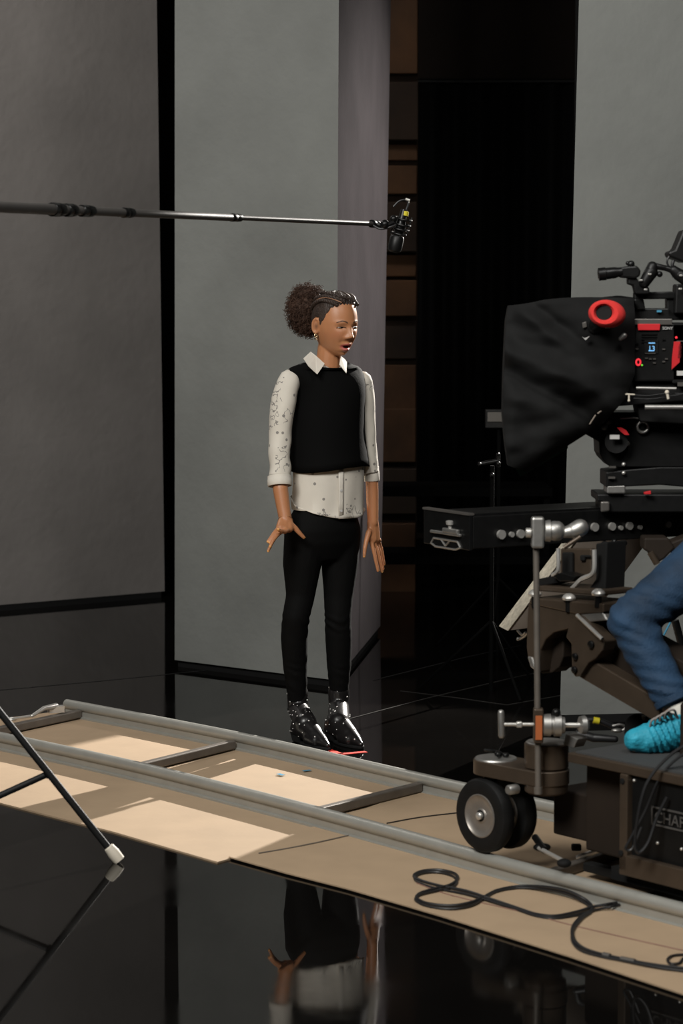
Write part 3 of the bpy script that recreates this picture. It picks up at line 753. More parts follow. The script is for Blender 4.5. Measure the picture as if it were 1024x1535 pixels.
# ---- trousers
pm = MB()
pm.rings([tring(487, 752, .108, .080), tring(486, 765, .122, .088), tring(484.5, 778, .138, .096), tring(483.5, 792, .152, .100), tring(483, 812, .152, .092), tring(484, 838, .115, .060)])
LB = [(459, 800, -.005), (453, 845, -.005), (450.5, 893, 0), (443.5, 925, .01), (441, 955, -.01), (442.5, 1000, -.03), (445.5, 1040, -.045), (446, 1057, -.05)]
rL = [.082, .0725, .054, .051, .0505, .0455, .038, .0355]
RB = [(509, 800, -.005), (509.5, 845, -.005), (507.5, 893, 0), (506.5, 925, .01), (507.5, 955, .0), (508.2, 1000, -.01), (508.3, 1036, -.02), (508, 1050, -.022)]
rR = [.080, .070, .0555, .050, .0505, .0455, .0365, .035]
pm.chain([BW(*p) for p in LB], rL); pm.chain([BW(*p) for p in RB], rR)
me = remeshed(pm, 0.006, 4)
kneez = BW(445, 935).z
for v in me.vertices:      # creases at knee and ankle
    k = math.exp(-((v.co.z - kneez) / 0.045) ** 2) + 0.7 * math.exp(-((v.co.z - 0.24) / 0.06) ** 2)
    n_ = v.normal
    v.co += n_ * (0.0034 * k * math.sin(v.co.z * 170 + v.co.x * 40 + 7 * noise.noise(v.co * 12)) * (0.3 + noise.noise(v.co * 14 + V((3, 1, 2)))))
pants = link_mesh('trousers', me, M_pants, pr)
for L_, r_ in ((LB, .0365), (RB, .036)):
    c = BW(*L_[-1]); MB().torus(c + V((0, 0, -.014)), (0, 0, 1), r_ - .002, .004, n=40, m=8).build('hem', M_pants, pants)
# ---- boots
def boot(toe, yaw, anklept):
    d = V((math.sin(yaw), -math.cos(yaw), 0)); s_ = V((d.y, -d.x, 0)); T = V((toe.x, toe.y, 0))
    def q(t, z, o=0): return T - d * t + V((0, 0, z)) + s_ * o
    mb = MB()
    mb.chain([q(.012, .017), q(.05, .026), q(.10, .038), q(.15, .055), q(.195, .062)], [.0105, .023, .036, .043, .042])
    mb.rcone(q(.075, .024, .012), q(.11, .028, .012), .026, .03); mb.rcone(q(.075, .024, -.012), q(.11, .028, -.012), .026, .03)
    mb.rcone(q(.20, .06), q(.215, .05), .036, .034)
    at = anklept; mb.chain([q(.17, .075), V((at.x, at.y, .11)), V((at.x, at.y, .165))], [.044, .0385, .041])
    me = remeshed(mb, 0.0045, 3)
    for v in me.vertices:
        if v.co.z < 0.010: v.co.z = 0.010 + (v.co.z - 0.010) * 0.05
        if v.co.z > 0.19: v.co.z = 0.19
    bo = link_mesh('ankle_boot', me, M_leather, pr)
    sm = MB(); L = [(0, 0.006), (.03, .024), (.08, .037), (.12, .036), (.165, .028)]
    out = [q(t, 0, wd) for t, wd in L] + [q(t, 0, -wd) for t, wd in L[::-1]]
    sm.prism([p + V((0, 0, .0005)) for p in out], (0, 0, .011)); sm.build('sole', M_black, bo, smooth=False, bevel=0.003)
    hm = MB().hexa([q(.175, .0005, .022), q(.175, .0005, -.022), q(.235, .0005, -.018), q(.235, .0005, .018)], [q(.168, .035, .028), q(.168, .035, -.028), q(.245, .04, -.024), q(.245, .04, .024)])
    hm.build('heel', M_black, bo, smooth=False, bevel=0.004)
    # studs: points on the leather found by nearest vertex to a loose grid
    vv = [v for v in me.vertices if v.co.z > 0.03 and v.normal.y < 0.35]
    random.seed(int(toe.x * 1000) + 5); got = []; tries = 0
    while len(got) < 44 and tries < 4000:
        tries += 1; v = random.choice(vv)
        if all((v.co - g.co).length > 0.0165 for g in got): got.append(v)
    stm = None
    for v in got:
        r_ = random.choice((0.0022, 0.0026, 0.0034))
        MB().lathe(v.co - v.normal * 0.0005, v.normal, [(0, r_), (r_ * 0.45, r_ * 0.85), (r_ * 0.8, r_ * 0.45), (r_ * 0.95, 0.0001)], 10).build('stud', M_stud, bo)
boot(G(494, 1125.5), rad(32), BW(446.5, 1075, -.05)); boot(G(544, 1123.5), rad(31), BW(508, 1072, -.022))
# ---- shirt body, sleeves, collar
NS = 72
def shirt_body():
    rows = []; lev = [(560, 489, .10, .070), (600, 492, .125, .092), (660, 493, .132, .100), (700, 493, .138, .103), (725, 493, .1395, .103), (745, 492.5, .1405, .103), (762, 492, .141, .103)]
    for py, px, a, b in lev: rows.append(tring(px, py, a, b, NS))
    zb = BW(490, 779, .1).z; base = rows[-1]; row = []
    prev = base
    for step in (1, 2, 3):
        row = []
        for i, p in enumerate(base):
            t = 2 * pi * i / NS; phi = t + pi / 2   # angle from straight ahead, her left positive
            # position angle: i=0 is her left; straight ahead is where the local y is -b
            ang = math.atan2(math.cos(t), -math.sin(t))
            hem = zb + 0.045 * (1 - math.cos(ang - rad(15)))
            row.append((p, hem))
        rows.append([V((p.x, p.y, p.z + (h_ - p.z) * step / 3)) + (V((p.x - BW(492, 770).x, p.y - BW(492, 770).y, 0)).normalized() * (0.004 * step / 3)) for p, h_ in row])
    for k, r_ in enumerate(rows):
        if k > 2:
            for i, p in enumerate(r_):
                t = 2 * pi * i / NS; q = V((math.cos(t), math.sin(t), 0)); q = LF * q.x - FW * q.y
                r_[i] = p + q * (0.0035 * math.sin(t * 9 + 0.4 * k) * (k - 2) / 6)
    return MB().rings(rows, caps=False).build('shirt', M_shirt, pr, solid=0.0016)
shirt = shirt_body()
def sleeve(pts, rs, seed):
    q = [BW(*p) for p in pts]; dn = []; rr = []
    Q = spline(q, 8); n_ = 40; rows = []
    for i, p in enumerate(Q):
        u = i / (len(Q) - 1) * (len(rs) - 1); k = min(int(u), len(rs) - 2); r_ = rs[k] + (rs[k + 1] - rs[k]) * (u - k)
        d = (Q[min(i + 1, len(Q) - 1)] - Q[max(i - 1, 0)]).normalized(); a = LF - d * LF.dot(d); a.normalize(); b_ = d.cross(a)
        row = []
        for j in range(n_):
            t = 2 * pi * j / n_
            w_ = 0.0040 * noise.noise(V((t * 0.8 + seed, i * 0.11 + math.sin(t) * 0.8, seed))) + 0.0030 * math.sin(i * 0.62 + 1.6 * math.sin(t + seed) + seed) * min(1, i / 12) * (0.5 + noise.noise(V((t, i * 0.15, seed * 3))))
            row.append(p + (a * math.cos(t) + b_ * math.sin(t)) * (r_ + w_))
        rows.append(row)
    # shoulder cap
    d0 = (Q[1] - Q[0]).normalized(); c = Q[0]; r0 = rows[0]; cap_ = []
    for s_ in (0.35, 0.7, 0.92):
        cap_.append([c - d0 * (rs[0] * math.sin(s_ * pi / 2)) + (p - c) * math.cos(s_ * pi / 2) for p in r0])
    rows = cap_[::-1] + rows
    sl = MB().rings(rows, caps=False); top_ = rows[0]; sl.add(top_, [tuple(range(n_))])
    o = sl.build('sleeve', M_shirt, shirt, solid=0.0014)
    return Q
sleeve([(433.5, 571, -.005), (426, 600, -.005), (420.3, 650, 0), (419, 685, .012), (418.6, 714, .028)], [.041, .0455, .0415, .0395, .038], 1.7)
sleeve([(543, 572, -.005), (545.5, 600, -.005), (549, 650, 0), (552, 685, .0), (555.5, 708, .002)], [.038, .0385, .0355, .0335, .031], 5.2)
def cuff(pa, pb, r_, name='cuff'):
    a, b_ = BW(*pa), BW(*pb); d = b_ - a; L = d.length
    MB().lathe(a, d, [(0, r_ * .93), (0.002, r_), (L * .35, r_ * 1.01), (L * .4, r_ * 1.04), (L * .93, r_ * 1.03), (L, r_ * .98), (L, r_ * .92), (L * .2, r_ * .88)], 44).build(name, M_collar, shirt)
cuff((418.8, 713, .028), (419.5, 728.5, .037), .0435); cuff((556.5, 699, .0), (557.5, 721, .002), .0285)
# placket with buttons, slightly to her left of the picture centre
pl = MB(); zb = BW(490, 779, .1).z; c_ = BW(492, 740)
for z_ in [zb + 0.004 + i * (0.185 / 6) for i in range(6)]: pass
def front_pt(ang, z_, off):     # on the shirt ellipse
    a, b_ = .1405 + off, .103 + off
    return V((c_.x, c_.y, z_)) + LF * (a * math.sin(ang)) + FW * (b_ * math.cos(ang))
for e0, e1, nm in ((-.12, .015, 'placket'),):
    L1 = [[front_pt(e0 + (e1 - e0) * k / 4, z_, .0055) for k in range(5)] for z_ in (zb + .001, zb + .06, zb + .12, zb + .2)]
    n5 = 5; vs2 = [p for r_ in L1 for p in r_]; fs2 = [(i * 5 + j, i * 5 + j + 1, i * 5 + j + 6, i * 5 + j + 5) for i in range(3) for j in range(4)]
    MB().add(vs2, fs2).build(nm, M_collar, shirt, solid=0.0016)
for z_ in (zb + .03, zb + .105): MB().lathe(front_pt(-.05, z_, .0065), FW, [(0, .005), (.002, .005), (.0022, .003)], 16).build('button', M_white, shirt)
# collar wings (image traced outline, real thickness, wrapping the neck)
def wing(pts, name='collar'):
    mb = MB(); mb.hexa([BW(*p) for p in pts], [BW(p[0], p[1], p[2]) - FW * 0.003 + V((0, 0, -0.001)) for p in pts]); return mb.build(name, M_collar, shirt, smooth=False, bevel=0.0008)
wing([(455, 537, -.03), (466, 527, -.035), (475, 534, .01), (487, 545, .066), (476, 561, .112), (463, 549, .066)])
wing([(511, 533.5, .05), (517, 538, .045), (520.5, 543, .05), (519.5, 559.5, .095), (509, 546.5, .082)])
# collar stand
mb = MB(); cst = [tring(490, 556, .060, .062), tring(491, 541, .053, .055)]
for i, p in enumerate(cst[1]):
    t = 2 * pi * i / 48; cst[1][i] = p + V((0, 0, -.028 * max(0, -math.sin(t)) ** 2))
mb.rings(cst, caps=False).build('collar_stand', M_collar, shirt, solid=0.002)
# ---- vest
rows = []
lv = [(700.5, 494.5, .1545, .118), (690, 494, .152, .116), (670, 493, .1465, .112), (645, 492.5, .1410, .108), (613, 493.5, .1375, .107), (593, 495.5, .1345, .104), (576, 494.5, .1385, .096), (563, 490, .1490, .078), (555, 486.5, .1530, .060), (550.5, 486.5, .138, .048), (546.5, 487, .108, .047), (543.5, 487.5, .088, .052)]
for k, (py, px, a, b_) in enumerate(lv):
    r_ = tring(px, py, a, b_, 80)
    for i, p in enumerate(r_):
        t = 2 * pi * i / 80; q = (LF * math.cos(t) - FW * math.sin(t)); ang = math.atan2(math.cos(t), -math.sin(t))
        fr = max(0, math.cos(ang)); w_ = max(0, 1 - k / 5)
        p = p + q * (w_ * 0.006 * math.sin(3 * t + 1.0)) + V((0, 0, w_ * 0.006 * math.sin(ang * 2 + .6)))
        if k >= 9: p = p + V((0, 0, -0.020 * fr ** 2 * (k - 8) / 3)) + FW * (0.022 * fr)
        if k < 3: p = p + V((0, 0, -0.010 * max(0, -math.sin(ang)) * (1 - k / 3)))
        r_[i] = p
    rows.append(r_)
vest = MB().rings(rows, caps=False).build('vest', M_vest, pr, solid=0.004)

# ================================================================= DOLLY
DO = G(727, 1277, ZT); DO.z = 0
du = (rail2[7] - rail2[5]); du.z = 0; du.normalize(); dv = V((-du.y, du.x, 0))
if dv.y < 0: dv = -dv
def DP(px, py, v): return PL(px, py, DO + dv * v, dv)
def DL(u, v, z): return DO + du * u + dv * v + V((0, 0, z))
def duz(px, py, v): p = DP(px, py, v); return (p - DO).dot(du), p.z
dolly = thing('camera_dolly', 'brown metal camera dolly with black rubber wheels riding on the track', 'camera dolly', DO, math.atan2(du.y, du.x))
def dbox(u0, u1, v0, v1, z0, z1): return MB().prism([DL(u0, v0, z0), DL(u1, v0, z0), DL(u1, v1, z0), DL(u0, v1, z0)], (0, 0, z1 - z0))
ZW = 0.176
def wheel(u, v):
    c = DL(u, v, ZW); ax = -dv
    w_ = MB().lathe(c, ax, [(-.022, .066), (-.024, .085), (-.020, .100), (-.010, .106), (.010, .106), (.020, .100), (.024, .085), (.020, .062), (-.020, .062)], 64).build('wheel', M_rubber, dolly)
    MB().lathe(c, ax, [(-.021, .058), (-.021, .062), (.0215, .062), (.0225, .059), (.018, .054), (.014, .040), (.015, .022), (.017, .020), (.018, .0165), (-.01, .016)], 56).build('hub', M_hub, w_)
    MB().lathe(c, ax, [(.016, .016), (.017, .0165), (.0175, .014)], 32).build('bearing_seal', M_black, w_)
    MB().lathe(c, ax, [(.010, .011), (.026, .011), (.029, .008), (.030, .001)], 24).build('axle_cap', M_chrome, w_)
for u_ in (0.0,):
    wheel(u_, 0.0); wheel(u_ + .002, 0.085)
wheel(0.0, 0.60); wheel(1.25, 0.02)
# steering yoke
def stadium(c0, c1, r_, z0, z1, n=20):
    d = (c1 - c0); d.z = 0; d.normalize(); s_ = V((-d.y, d.x, 0)); pts = []
    for i in range(n + 1): t = pi / 2 + pi * i / n; pts.append(c0 + d * (r_ * math.cos(t)) + s_ * (r_ * math.sin(t)))
    for i in range(n + 1): t = -pi / 2 + pi * i / n; pts.append(c1 + d * (r_ * math.cos(t)) + s_ * (r_ * math.sin(t)))
    return MB().prism([V((p.x, p.y, z0)) for p in pts], (0, 0, z1 - z0))
c0 = DL(-.005, .045, 0); c1_ = DL(.185, .06, 0)
stadium(c0, c1_, .064, .289, .331).build('steering_arm', M_brown, dolly, bevel=.003)
MB().lathe(DL(-.005, .045, .331), (0, 0, 1), [(0, .060), (.004, .058), (.007, .045), (.008, .02), (.008, .001)], 40).build('cap_plate', M_alu, dolly)
MB().tube([DL(-.07, .06, .345), DL(-.02, .07, .345), DL(.03, .02, .347)], .004, smooth=4).ell(DL(.0, .05, .345), (.012, .012, .008)).ell(DL(.025, .055, .345), (.01, .01, .007)).build('cap_bolt', M_gun, dolly)
MB().lathe(DL(.185, .06, 0), (0, 0, 1), [(.262, .052), (.268, .060), (.305, .062), (.308, .057), (.335, .057), (.337, .0615), (.400, .0615), (.404, .058)], 48).build('turret', M_brown, dolly)
MB().lathe(DL(.185, .06, .404), (0, 0, 1), [(0, .057), (.003, .054), (.004, .001)], 40).build('turret_cap', M_alu, dolly)
MB().cyl(DL(0, .02, .19), DL(0, .02, .292), .02).build('kingpin', M_gun, dolly)
MB().cyl(DL(0, .0, ZW), DL(0, .085, ZW), .014).build('axle', M_gun, dolly)
MB().lathe(DL(.13, -.0, .272), dv * -1, [(0, .014), (.03, .014), (.034, .011)], 24).build('knob', M_alu, dolly)
# chassis
u0 = duz(832, 1150, .12)[0]
dbox(.31, 1.5, .02, .60, .372, .398).build('deck_plate', M_brown, dolly, smooth=False, bevel=.003)
dbox(.325, 1.48, .035, .585, .398, .402).build('rubber_deck', M_tread, dolly, smooth=False)
dbox(.30, .60, .10, .50, .115, .372).build('battery_box', M_dbrown, dolly, smooth=False, bevel=.006)
dbox(.13, .32, .14, .46, .125, .258).build('steering_box', M_dbrown, dolly, smooth=False, bevel=.006)
dbox(.60, 1.45, .05, .56, .115, .372).build('chassis_box', M_dbrown, dolly, smooth=False, bevel=.006)
up = duz(936, 1240, .02)[0]
dbox(up - .014, up + .014, .015, .05, .112, .372).build('corner_post', M_brown, dolly, smooth=False, bevel=.003)
dbox(up - .014, 1.5, .015, .05, .100, .155).build('side_sill', M_brown, dolly, smooth=False, bevel=.003)
dbox(up + .014, 1.48, .035, .048, .155, .372).build('side_panel', M_plastic, dolly, smooth=False)
for (x, y) in ((951, 1170), (945, 1212), (986, 1264), (1022, 1273)):
    p = DP(x, y, .034); MB().ell(p, .0045).build('rivet', M_chrome, dolly)
for (x, y) in ((933, 1171), (931, 1279)):
    p = DP(x, y, .014); MB().lathe(p + dv * .006, -dv, [(0, .008), (.008, .008), (.0085, .006)], 16).build('bolt', M_black, dolly)
# sign plate, lettering
s0 = DP(977, 1236, .033); zt = DP(977, 1208, .033).z; ul = (s0 - DO).dot(du)
hgt = zt - s0.z; L_ = .34
mb = MB()
for (ua, ub, za, zb2) in ((0, L_, 0, .004), (0, L_, hgt - .004, hgt), (0, .004, 0, hgt), (L_ - .004, L_, 0, hgt)):
    mb.prism([DL(ul + ua, .031, s0.z + za), DL(ul + ub, .031, s0.z + za), DL(ul + ub, .031, s0.z + zb2), DL(ul + ua, .031, s0.z + zb2)], dv * .004)
sp = mb.build('name_plate', M_letter, dolly, smooth=False)
text_mesh('lettering', 'CHAPMAN', hgt * .84, DL(ul + .012, .031, s0.z + hgt * .2), du, (0, 0, 1), M_letter, sp)
# levers and rods low between the rails
MB().cyl(DL(.16, .05, .105), DL(.33, -.01, .105), .006).build('brake_rod', M_chrome, dolly)
MB().cyl(DL(.10, .10, .115), DL(.20, .04, .105), .010).ell(DL(.17, .06, .105), (.025, .018, .012)).build('brake_lever', M_gun, dolly)
MB().ell(DL(.33, -.01, .1), (.02, .02, .012)).build('rod_knob', M_black, dolly)
o = dbox(.20, .50, .27, .30, .062, .078).build('cross_bar', M_gun, dolly, smooth=False)
dbox(.22, .62, .17, .205, .03, .055).build('lower_bar', M_black, dolly, smooth=False, bevel=.003)
MB().cyl(DP(866, 1286, .25), DP(905, 1272, .27), .008).cyl(DP(905, 1272, .27), DP(935, 1270, .2), .006).build('tie_rod', M_chrome, dolly)
MB().box(DP(864, 1270, .25), (.028, .024, .018)).build('clamp_block', M_black, dolly, smooth=False, bevel=.004)
dbox(.45, 1.45, .05, .3, .07, .105).build('belly_pan', M_black, dolly, smooth=False)
# arm: fork, plates, parallel beams (middle of the dolly)
VA = .27
def dprism(pts, v, depth, name, m, bevel=.004):
    return MB().prism([DP(x, y, v) for x, y in pts], dv * depth).build(name, m, dolly, smooth=False, bevel=bevel)
def circpts(cx, cy, r_, a0, a1, n): return [(cx + r_ * math.cos(rad(a0 + (a1 - a0) * i / n)), cy - r_ * math.sin(rad(a0 + (a1 - a0) * i / n))) for i in range(n + 1)]
dprism([(792, 904), (865, 917), (868, 928), (860, 940), (846, 944), (830, 948), (818, 958), (810, 975), (806, 1008), (800, 1004), (792, 990), (789, 970), (790, 930)], VA, .16, 'fork', M_brown)
dprism([(808, 955), (846, 945), (844, 985), (838, 1000), (828, 1008), (812, 1010), (806, 1000)], VA + .05, .06, 'fork_plate', M_dbrown)
dprism([(790, 984), (797, 985), (805, 1008), (795, 1000)], VA - .006, .02, 'fork_lip', M_alu)
dprism([(862, 921), (871, 926), (906, 961), (903, 975), (893, 987), (882, 994), (870, 1013), (862, 1015), (857, 1008), (856, 965), (848, 955), (853, 935)], VA - .02, .05, 'arm_plate', M_brown)
MB().tube([DP(865, 922, VA - .03), DP(885, 941, VA - .03), DP(903, 958, VA - .03)], .006).build('plate_rim', M_alu, dolly)
for x, y, r_ in ((862, 1004, .010), (863, 984, .010), (887, 966, .011)):
    p = DP(x, y, VA - .022); MB().lathe(p, -dv, [(0, r_), (.006, r_), (.008, r_ * .7)], 20).build('pivot_bolt', M_gun, dolly)
dprism([(872, 990), (880, 985), (1075, 1100), (1075, 1130), (1000, 1092), (868, 1015)], VA + .0, .05, 'lower_beam', M_brown)
dprism([(885, 935), (920, 935), (1075, 1020), (1075, 1085), (960, 1030), (900, 990)], VA + .06, .10, 'upper_beam', M_dbrown)
dprism([(862, 915), (900, 911), (910, 930), (878, 933)], VA - .0, .12, 'grey_plate', M_alu)
dprism([(795, 896), (905, 905), (905, 918), (865, 921), (792, 905)], VA - .005, .15, 'top_plate', M_brown)
dbox(.55, .95, .2, .45, .40, .55).build('arm_pedestal', M_dbrown, dolly, smooth=False, bevel=.01)
# levelling head: discs and U frame under the slider
for x, y in ((802, 890), (853, 896), (897, 889)):
    p = DP(x, y, VA - .0); MB().lathe(p, (0, 0, 1), [(-.008, .012), (-.006, .018), (0, .020), (.007, .016), (.012, .008), (.013, .001)], 28).build('levelling_knob', M_chrome, dolly)
    MB().cyl(p + V((0, 0, -.04)), p, .010).build('levelling_screw', M_gun, dolly)
dprism([(806, 878), (840, 880), (905, 885), (905, 893), (845, 889), (806, 886)], VA + .02, .12, 'levelling_plate', M_brown)
dprism([(840, 822), (886, 822), (886, 862), (858, 866), (840, 862)], VA + .09, .02, 'bracket_panel', M_brown)
dprism([(842, 828), (857, 828), (857, 862), (842, 860)], VA + .075, .012, 'panel_slot', M_black)
dprism([(869, 832), (884, 832), (884, 836), (876, 836), (876, 841), (869, 841)], VA + .08, .008, 'panel_slot', M_black)
MB().tube([DP(837, 822, VA + .03), DP(837, 850, VA + .03), DP(834, 858, VA + .03), DP(828, 862, VA + .03)], .006, smooth=4).build('bracket_rod', M_chrome, dolly)
MB().tube([DP(891, 824, VA + .03), DP(891, 852, VA + .03), DP(886, 862, VA + .03), DP(872, 868, VA + .03), DP(862, 878, VA + .03), DP(856, 884, VA + .03)], .007, smooth=4).build('bracket_rod', M_chrome, dolly)
dprism([(826, 862), (842, 858), (864, 864), (858, 872), (838, 872)], VA + .03, .05, 'bracket_foot', M_gun)
dprism([(893, 815), (910, 812), (907, 886), (880, 886), (893, 868)], VA + .06, .08, 'riser', M_black)
dprism([(806, 868), (832, 862), (836, 874), (806, 880)], VA + .05, .06, 'riser_foot', M_black)
# seat for the operator
sc_ = V((1.27, 6.82, .80)); MB().lathe(sc_, (0, 0, 1), [(-.06, .14), (-.05, .17), (-.01, .17), (0, .15)], 36).build('seat', M_plastic, dolly)
MB().cyl((1.27, 6.82, .36), (1.27, 6.82, .75), .025).build('seat_post', M_gun, dolly)

# grip rod with two clamp heads -------------------------------------------------
VR = -.02
rod = thing('grip_rod', 'upright metal grip rod with round clamp heads at the front of the dolly', 'rod', DP(803, 1185, VR))
MB().cyl(DP(807, 1187, VR), DP(803.5, 780, VR), .0085, n=20).build('rod', M_tie, rod)
MB().cyl(DP(807, 1190, VR), DP(806.8, 1180, VR), .0115).build('rod_tip', M_tie, rod)
def ghead(px, py, s_, sy):
    c = DP(px, py, VR); X = V((1, 0, 0))
    g = MB().lathe(c + X * .012, X, [(0, .020), (.002, .030), (.022, .031), (.023, .026), (.030, .026), (.031, .031), (.050, .031), (.052, .024), (.060, .022)], 36).build('grip_head', M_alu, rod)
    MB().box(c, (.026, .035, .095)).build('jaw', M_alu if py < 900 else M_brown, g, smooth=False, bevel=.004)
    return c, g
c, g = ghead(807, 1087, 1, 1)
MB().box(c + V((0, -.019, -.004)), (.018, .004, .066)).build('orange_plate', M_orange, g, smooth=False)
MB().cyl(c + V((.06, 0, 0)), c + V((.115, 0, 0)), .007).build('handle_shaft', M_chrome, g)
MB().lathe(c + V((.112, 0, 0)), (1, .25, 0), [(0, .010), (.003, .024), (.016, .026), (.024, .018), (.026, .001)], 28).build('knob', M_alu, g)
MB().cyl(c + V((-.10, 0, .002)), c + V((-.012, 0, .002)), .005).build('handle_shaft', M_chrome, g)
MB().box(c + V((-.052, 0, .002)), (.016, .016, .016)).build('collar', M_chrome, g, bevel=.003)
MB().chain([c + V((-.10, 0, -.028)), c + V((-.102, 0, .034))], [.009, .009]).build('t_handle', M_alu, g)
MB().ell(c + V((.048, -.01, .036)), .012).build('lock_screw', M_gun, g)
c2 = DP(806, 798, VR)
g = MB().lathe(c2 + V((.018, 0, .004)), (1, 0, 0), [(0, .020), (.002, .028), (.016, .030), (.018, .025), (.026, .027), (.042, .026), (.050, .020), (.056, .012)], 36).build('grip_head', M_alu, rod)
MB().box(c2 + V((0, 0, 0)), (.034, .036, .085)).build('jaw', M_alu, g, smooth=False, bevel=.006)
MB().lathe(c2 + V((-.034, -.012, 0)), (1, 0, 0), [(0, .008), (.002, .013), (.014, .013), (.018, .008)], 20).build('screw', M_chrome, g)
MB().chain([c2 + V((.075, 0, .0)), c2 + V((.10, 0, .005)), c2 + V((.115, 0, .012))], [.015, .022, .024]).build('ear', M_alu, g)
MB().cyl(c2 + V((.07, -.02, -.040)), c2 + V((.115, -.02, -.01)), .006).build('handle_shaft', M_brown, g)
# leaning plywood sheet -------------------------------------------------------------
ply = dolly
A_ = [(763, 945), (884, 930), (990, 785), (893, 772)]
fr = [P(x, y, 7.62) for x, y in A_]; bk = [P(x - 13, y - 7, 7.70) for x, y in A_]
MB().hexa(fr, bk).build('plywood_board', M_plywood, ply, smooth=False)
e0 = [P(763, 945, 7.615), P(893, 772, 7.615), P(880.5, 765, 7.695), P(749.5, 938, 7.695)]
MB().prism(e0, (-.0035, -.002, -.001)).build('raw_edge', M_plyedge, ply, smooth=False)
# small tail of clamps under the board
MB().tube([P(776, 945, 7.4), P(783, 952, 7.38), P(788, 948, 7.36)], .004, smooth=3).tube([P(779, 958, 7.4), P(786, 954, 7.38), P(791, 949, 7.36)], .005, smooth=3).ell(P(777, 958, 7.4), .006).build('clip', M_alu, ply)

# ================================================================= SLIDER
SD = V((.866, .5, 0)); SN = V((-.5, .866, 0)); SCn = P(709, 823, 6.9)       # near lower corner
zt_ = P(709, 772, 6.9).z; zb_ = SCn.z
sl = thing('camera_slider', 'black slider beam with bright metal bolts under the film camera', 'camera slider', SCn)
def SB(a, n_, z): return V((SCn.x, SCn.y, 0)) + SD * a + SN * n_ + V((0, 0, z))
def sbox(a0_, a1_, n0, n1, z0, z1): return MB().prism([SB(a0_, n0, z0), SB(a1_, n0, z0), SB(a1_, n1, z0), SB(a0_, n1, z0)], (0, 0, z1 - z0))
sbox(.0, 1.25, .0, .245, zb_, zt_ - .004).build('beam', M_plastic, sl, smooth=False, bevel=.003)
sbox(.0, 1.25, .004, .02, zt_ - .004, zt_ + .002).build('edge_strip', M_gun, sl, smooth=False)
sbox(-.012, .0, -.0, .25, zb_ - .004, zt_).build('end_plate', M_gun, sl, smooth=False, bevel=.002)
sbox(-.016, .004, .0, .25, zt_ - .001, zt_ + .005).build('end_cap_strip', M_grey, sl, smooth=False)
p = SB(-.014, .10, zt_ - .027); MB().lathe(p + V((0, 0, -.03)), (0, 0, 1), [(0, .006), (.02, .006), (.022, .012), (.032, .013), (.034, .008)], 20).build('knob', M_chrome, sl)
sbox(-.022, -.012, .04, .20, zt_ - .066, zt_ - .058).build('lever', M_alu, sl, smooth=False, bevel=.002)
sbox(-.024, -.012, .05, .13, zt_ - .060, zt_ - .046).build('lever_block', M_alu, sl, smooth=False, bevel=.003)
mb = MB(); LPZ = zt_ - .082
for a_, b_ in (((.06, 0), (.19, 0)), ((.19, 0), (.205, -.016)), ((.06, 0), (.045, -.016)), ((.07, -.024), (.18, -.024)), ((.18, -.024), (.205, -.016)), ((.07, -.024), (.045, -.016)), ((.10, 0), (.125, -.018)), ((.15, 0), (.125, -.018))):
    mb.tube([SB(-.014, a_[0], LPZ + a_[1]), SB(-.014, b_[0], LPZ + b_[1])], .003, n=6)
mb.build('link_plate', M_alu, sl)
def spx(px, py):
    return PL(px, py, SCn - SN * .0, SN)
for x, y, r_ in ((750, 801, 7), (765.5, 801, 4), (779, 800, 6.5), (868, 791, 3.5), (876, 792, 4), (890, 790, 6.5), (916, 789, 6), (929, 791, 3.5), (942, 788, 6), (1000, 786, 5), (958, 790, 3.5)):
    p = spx(x, y); MB().cyl(p - SN * .001 + SD * 0, p - SN * .010 + V((0, 0, 0)), r_ * p.y / F).build('bolt', M_chrome, sl)
for x, y in ((905, 815), (920, 812), (935, 814)):
    p = spx(x, y); MB().ell(p - SN * .004, .009).build('small_bolt', M_gun, sl)

# ================================================================= FILM CAMERA
DC = 7.0
# pan head below the camera
hd = thing('camera_mount', 'black pan and tilt mount between the slider and the film camera', 'camera mount', P(970, 760, 7.25))
def pb(pts, D_, dep, name, m, par, bevel=.004): mb = MB(); px_prism(mb, pts, D_, dep); return mb.build(name, m, par, smooth=False, bevel=bevel)
pb([(896, 741), (1060, 741), (1060, 768), (903, 768), (903, 752), (896, 752)], 7.12, .20, 'base_plate', M_plastic, hd)
pb([(901, 752), (914, 752), (914, 766), (901, 768)], 7.10, .02, 'base_clamp', M_grey, hd)
pb([(910, 728), (938, 727), (938, 740), (910, 740)], 7.10, .10, 'mount_pad', M_alu, hd)
pb([(909, 708), (940, 704), (990, 700), (1060, 700), (1060, 733), (990, 727), (909, 731)], 7.10, .18, 'pan_base', M_plastic, hd)
pb([(862, 657), (885, 640), (905, 618), (1060, 618), (1060, 700), (915, 700), (903, 688), (899, 680), (898, 662), (876, 650)], 7.10, .16, 'tilt_housing', M_plastic, hd)
MB().cyl(P(924, 662, 7.06), P(924, 662, 7.10), .034, n=36).build('drum_cap', M_plastic, hd)
for x, y, q in ((906, 640, .010), (912, 633, .008), (915, 672, .009), (940, 665, .008)): MB().lathe(P(x, y, 7.09), (0, -1, 0), [(0, q), (.012, q), (.015, q * .6)], 16).build('cap_screw', M_grey, hd)
pb([(930, 690), (940, 640), (1060, 630), (1060, 705), (938, 712)], 7.14, .16, 'body', M_plastic, hd, .01)
mb = MB(); arc = [(925, 641), (932, 641), (939, 645), (943.5, 652), (937, 652), (932, 648)]
px_prism(mb, arc, 7.03, .02); mb.build('red_lever', M_red, hd, smooth=False)['label'] = 'red lever'
pb([(914.5, 652), (929, 652), (929, 658.5), (914.5, 658.5)], 7.03, .01, 'label_plate', M_white, hd, .001)
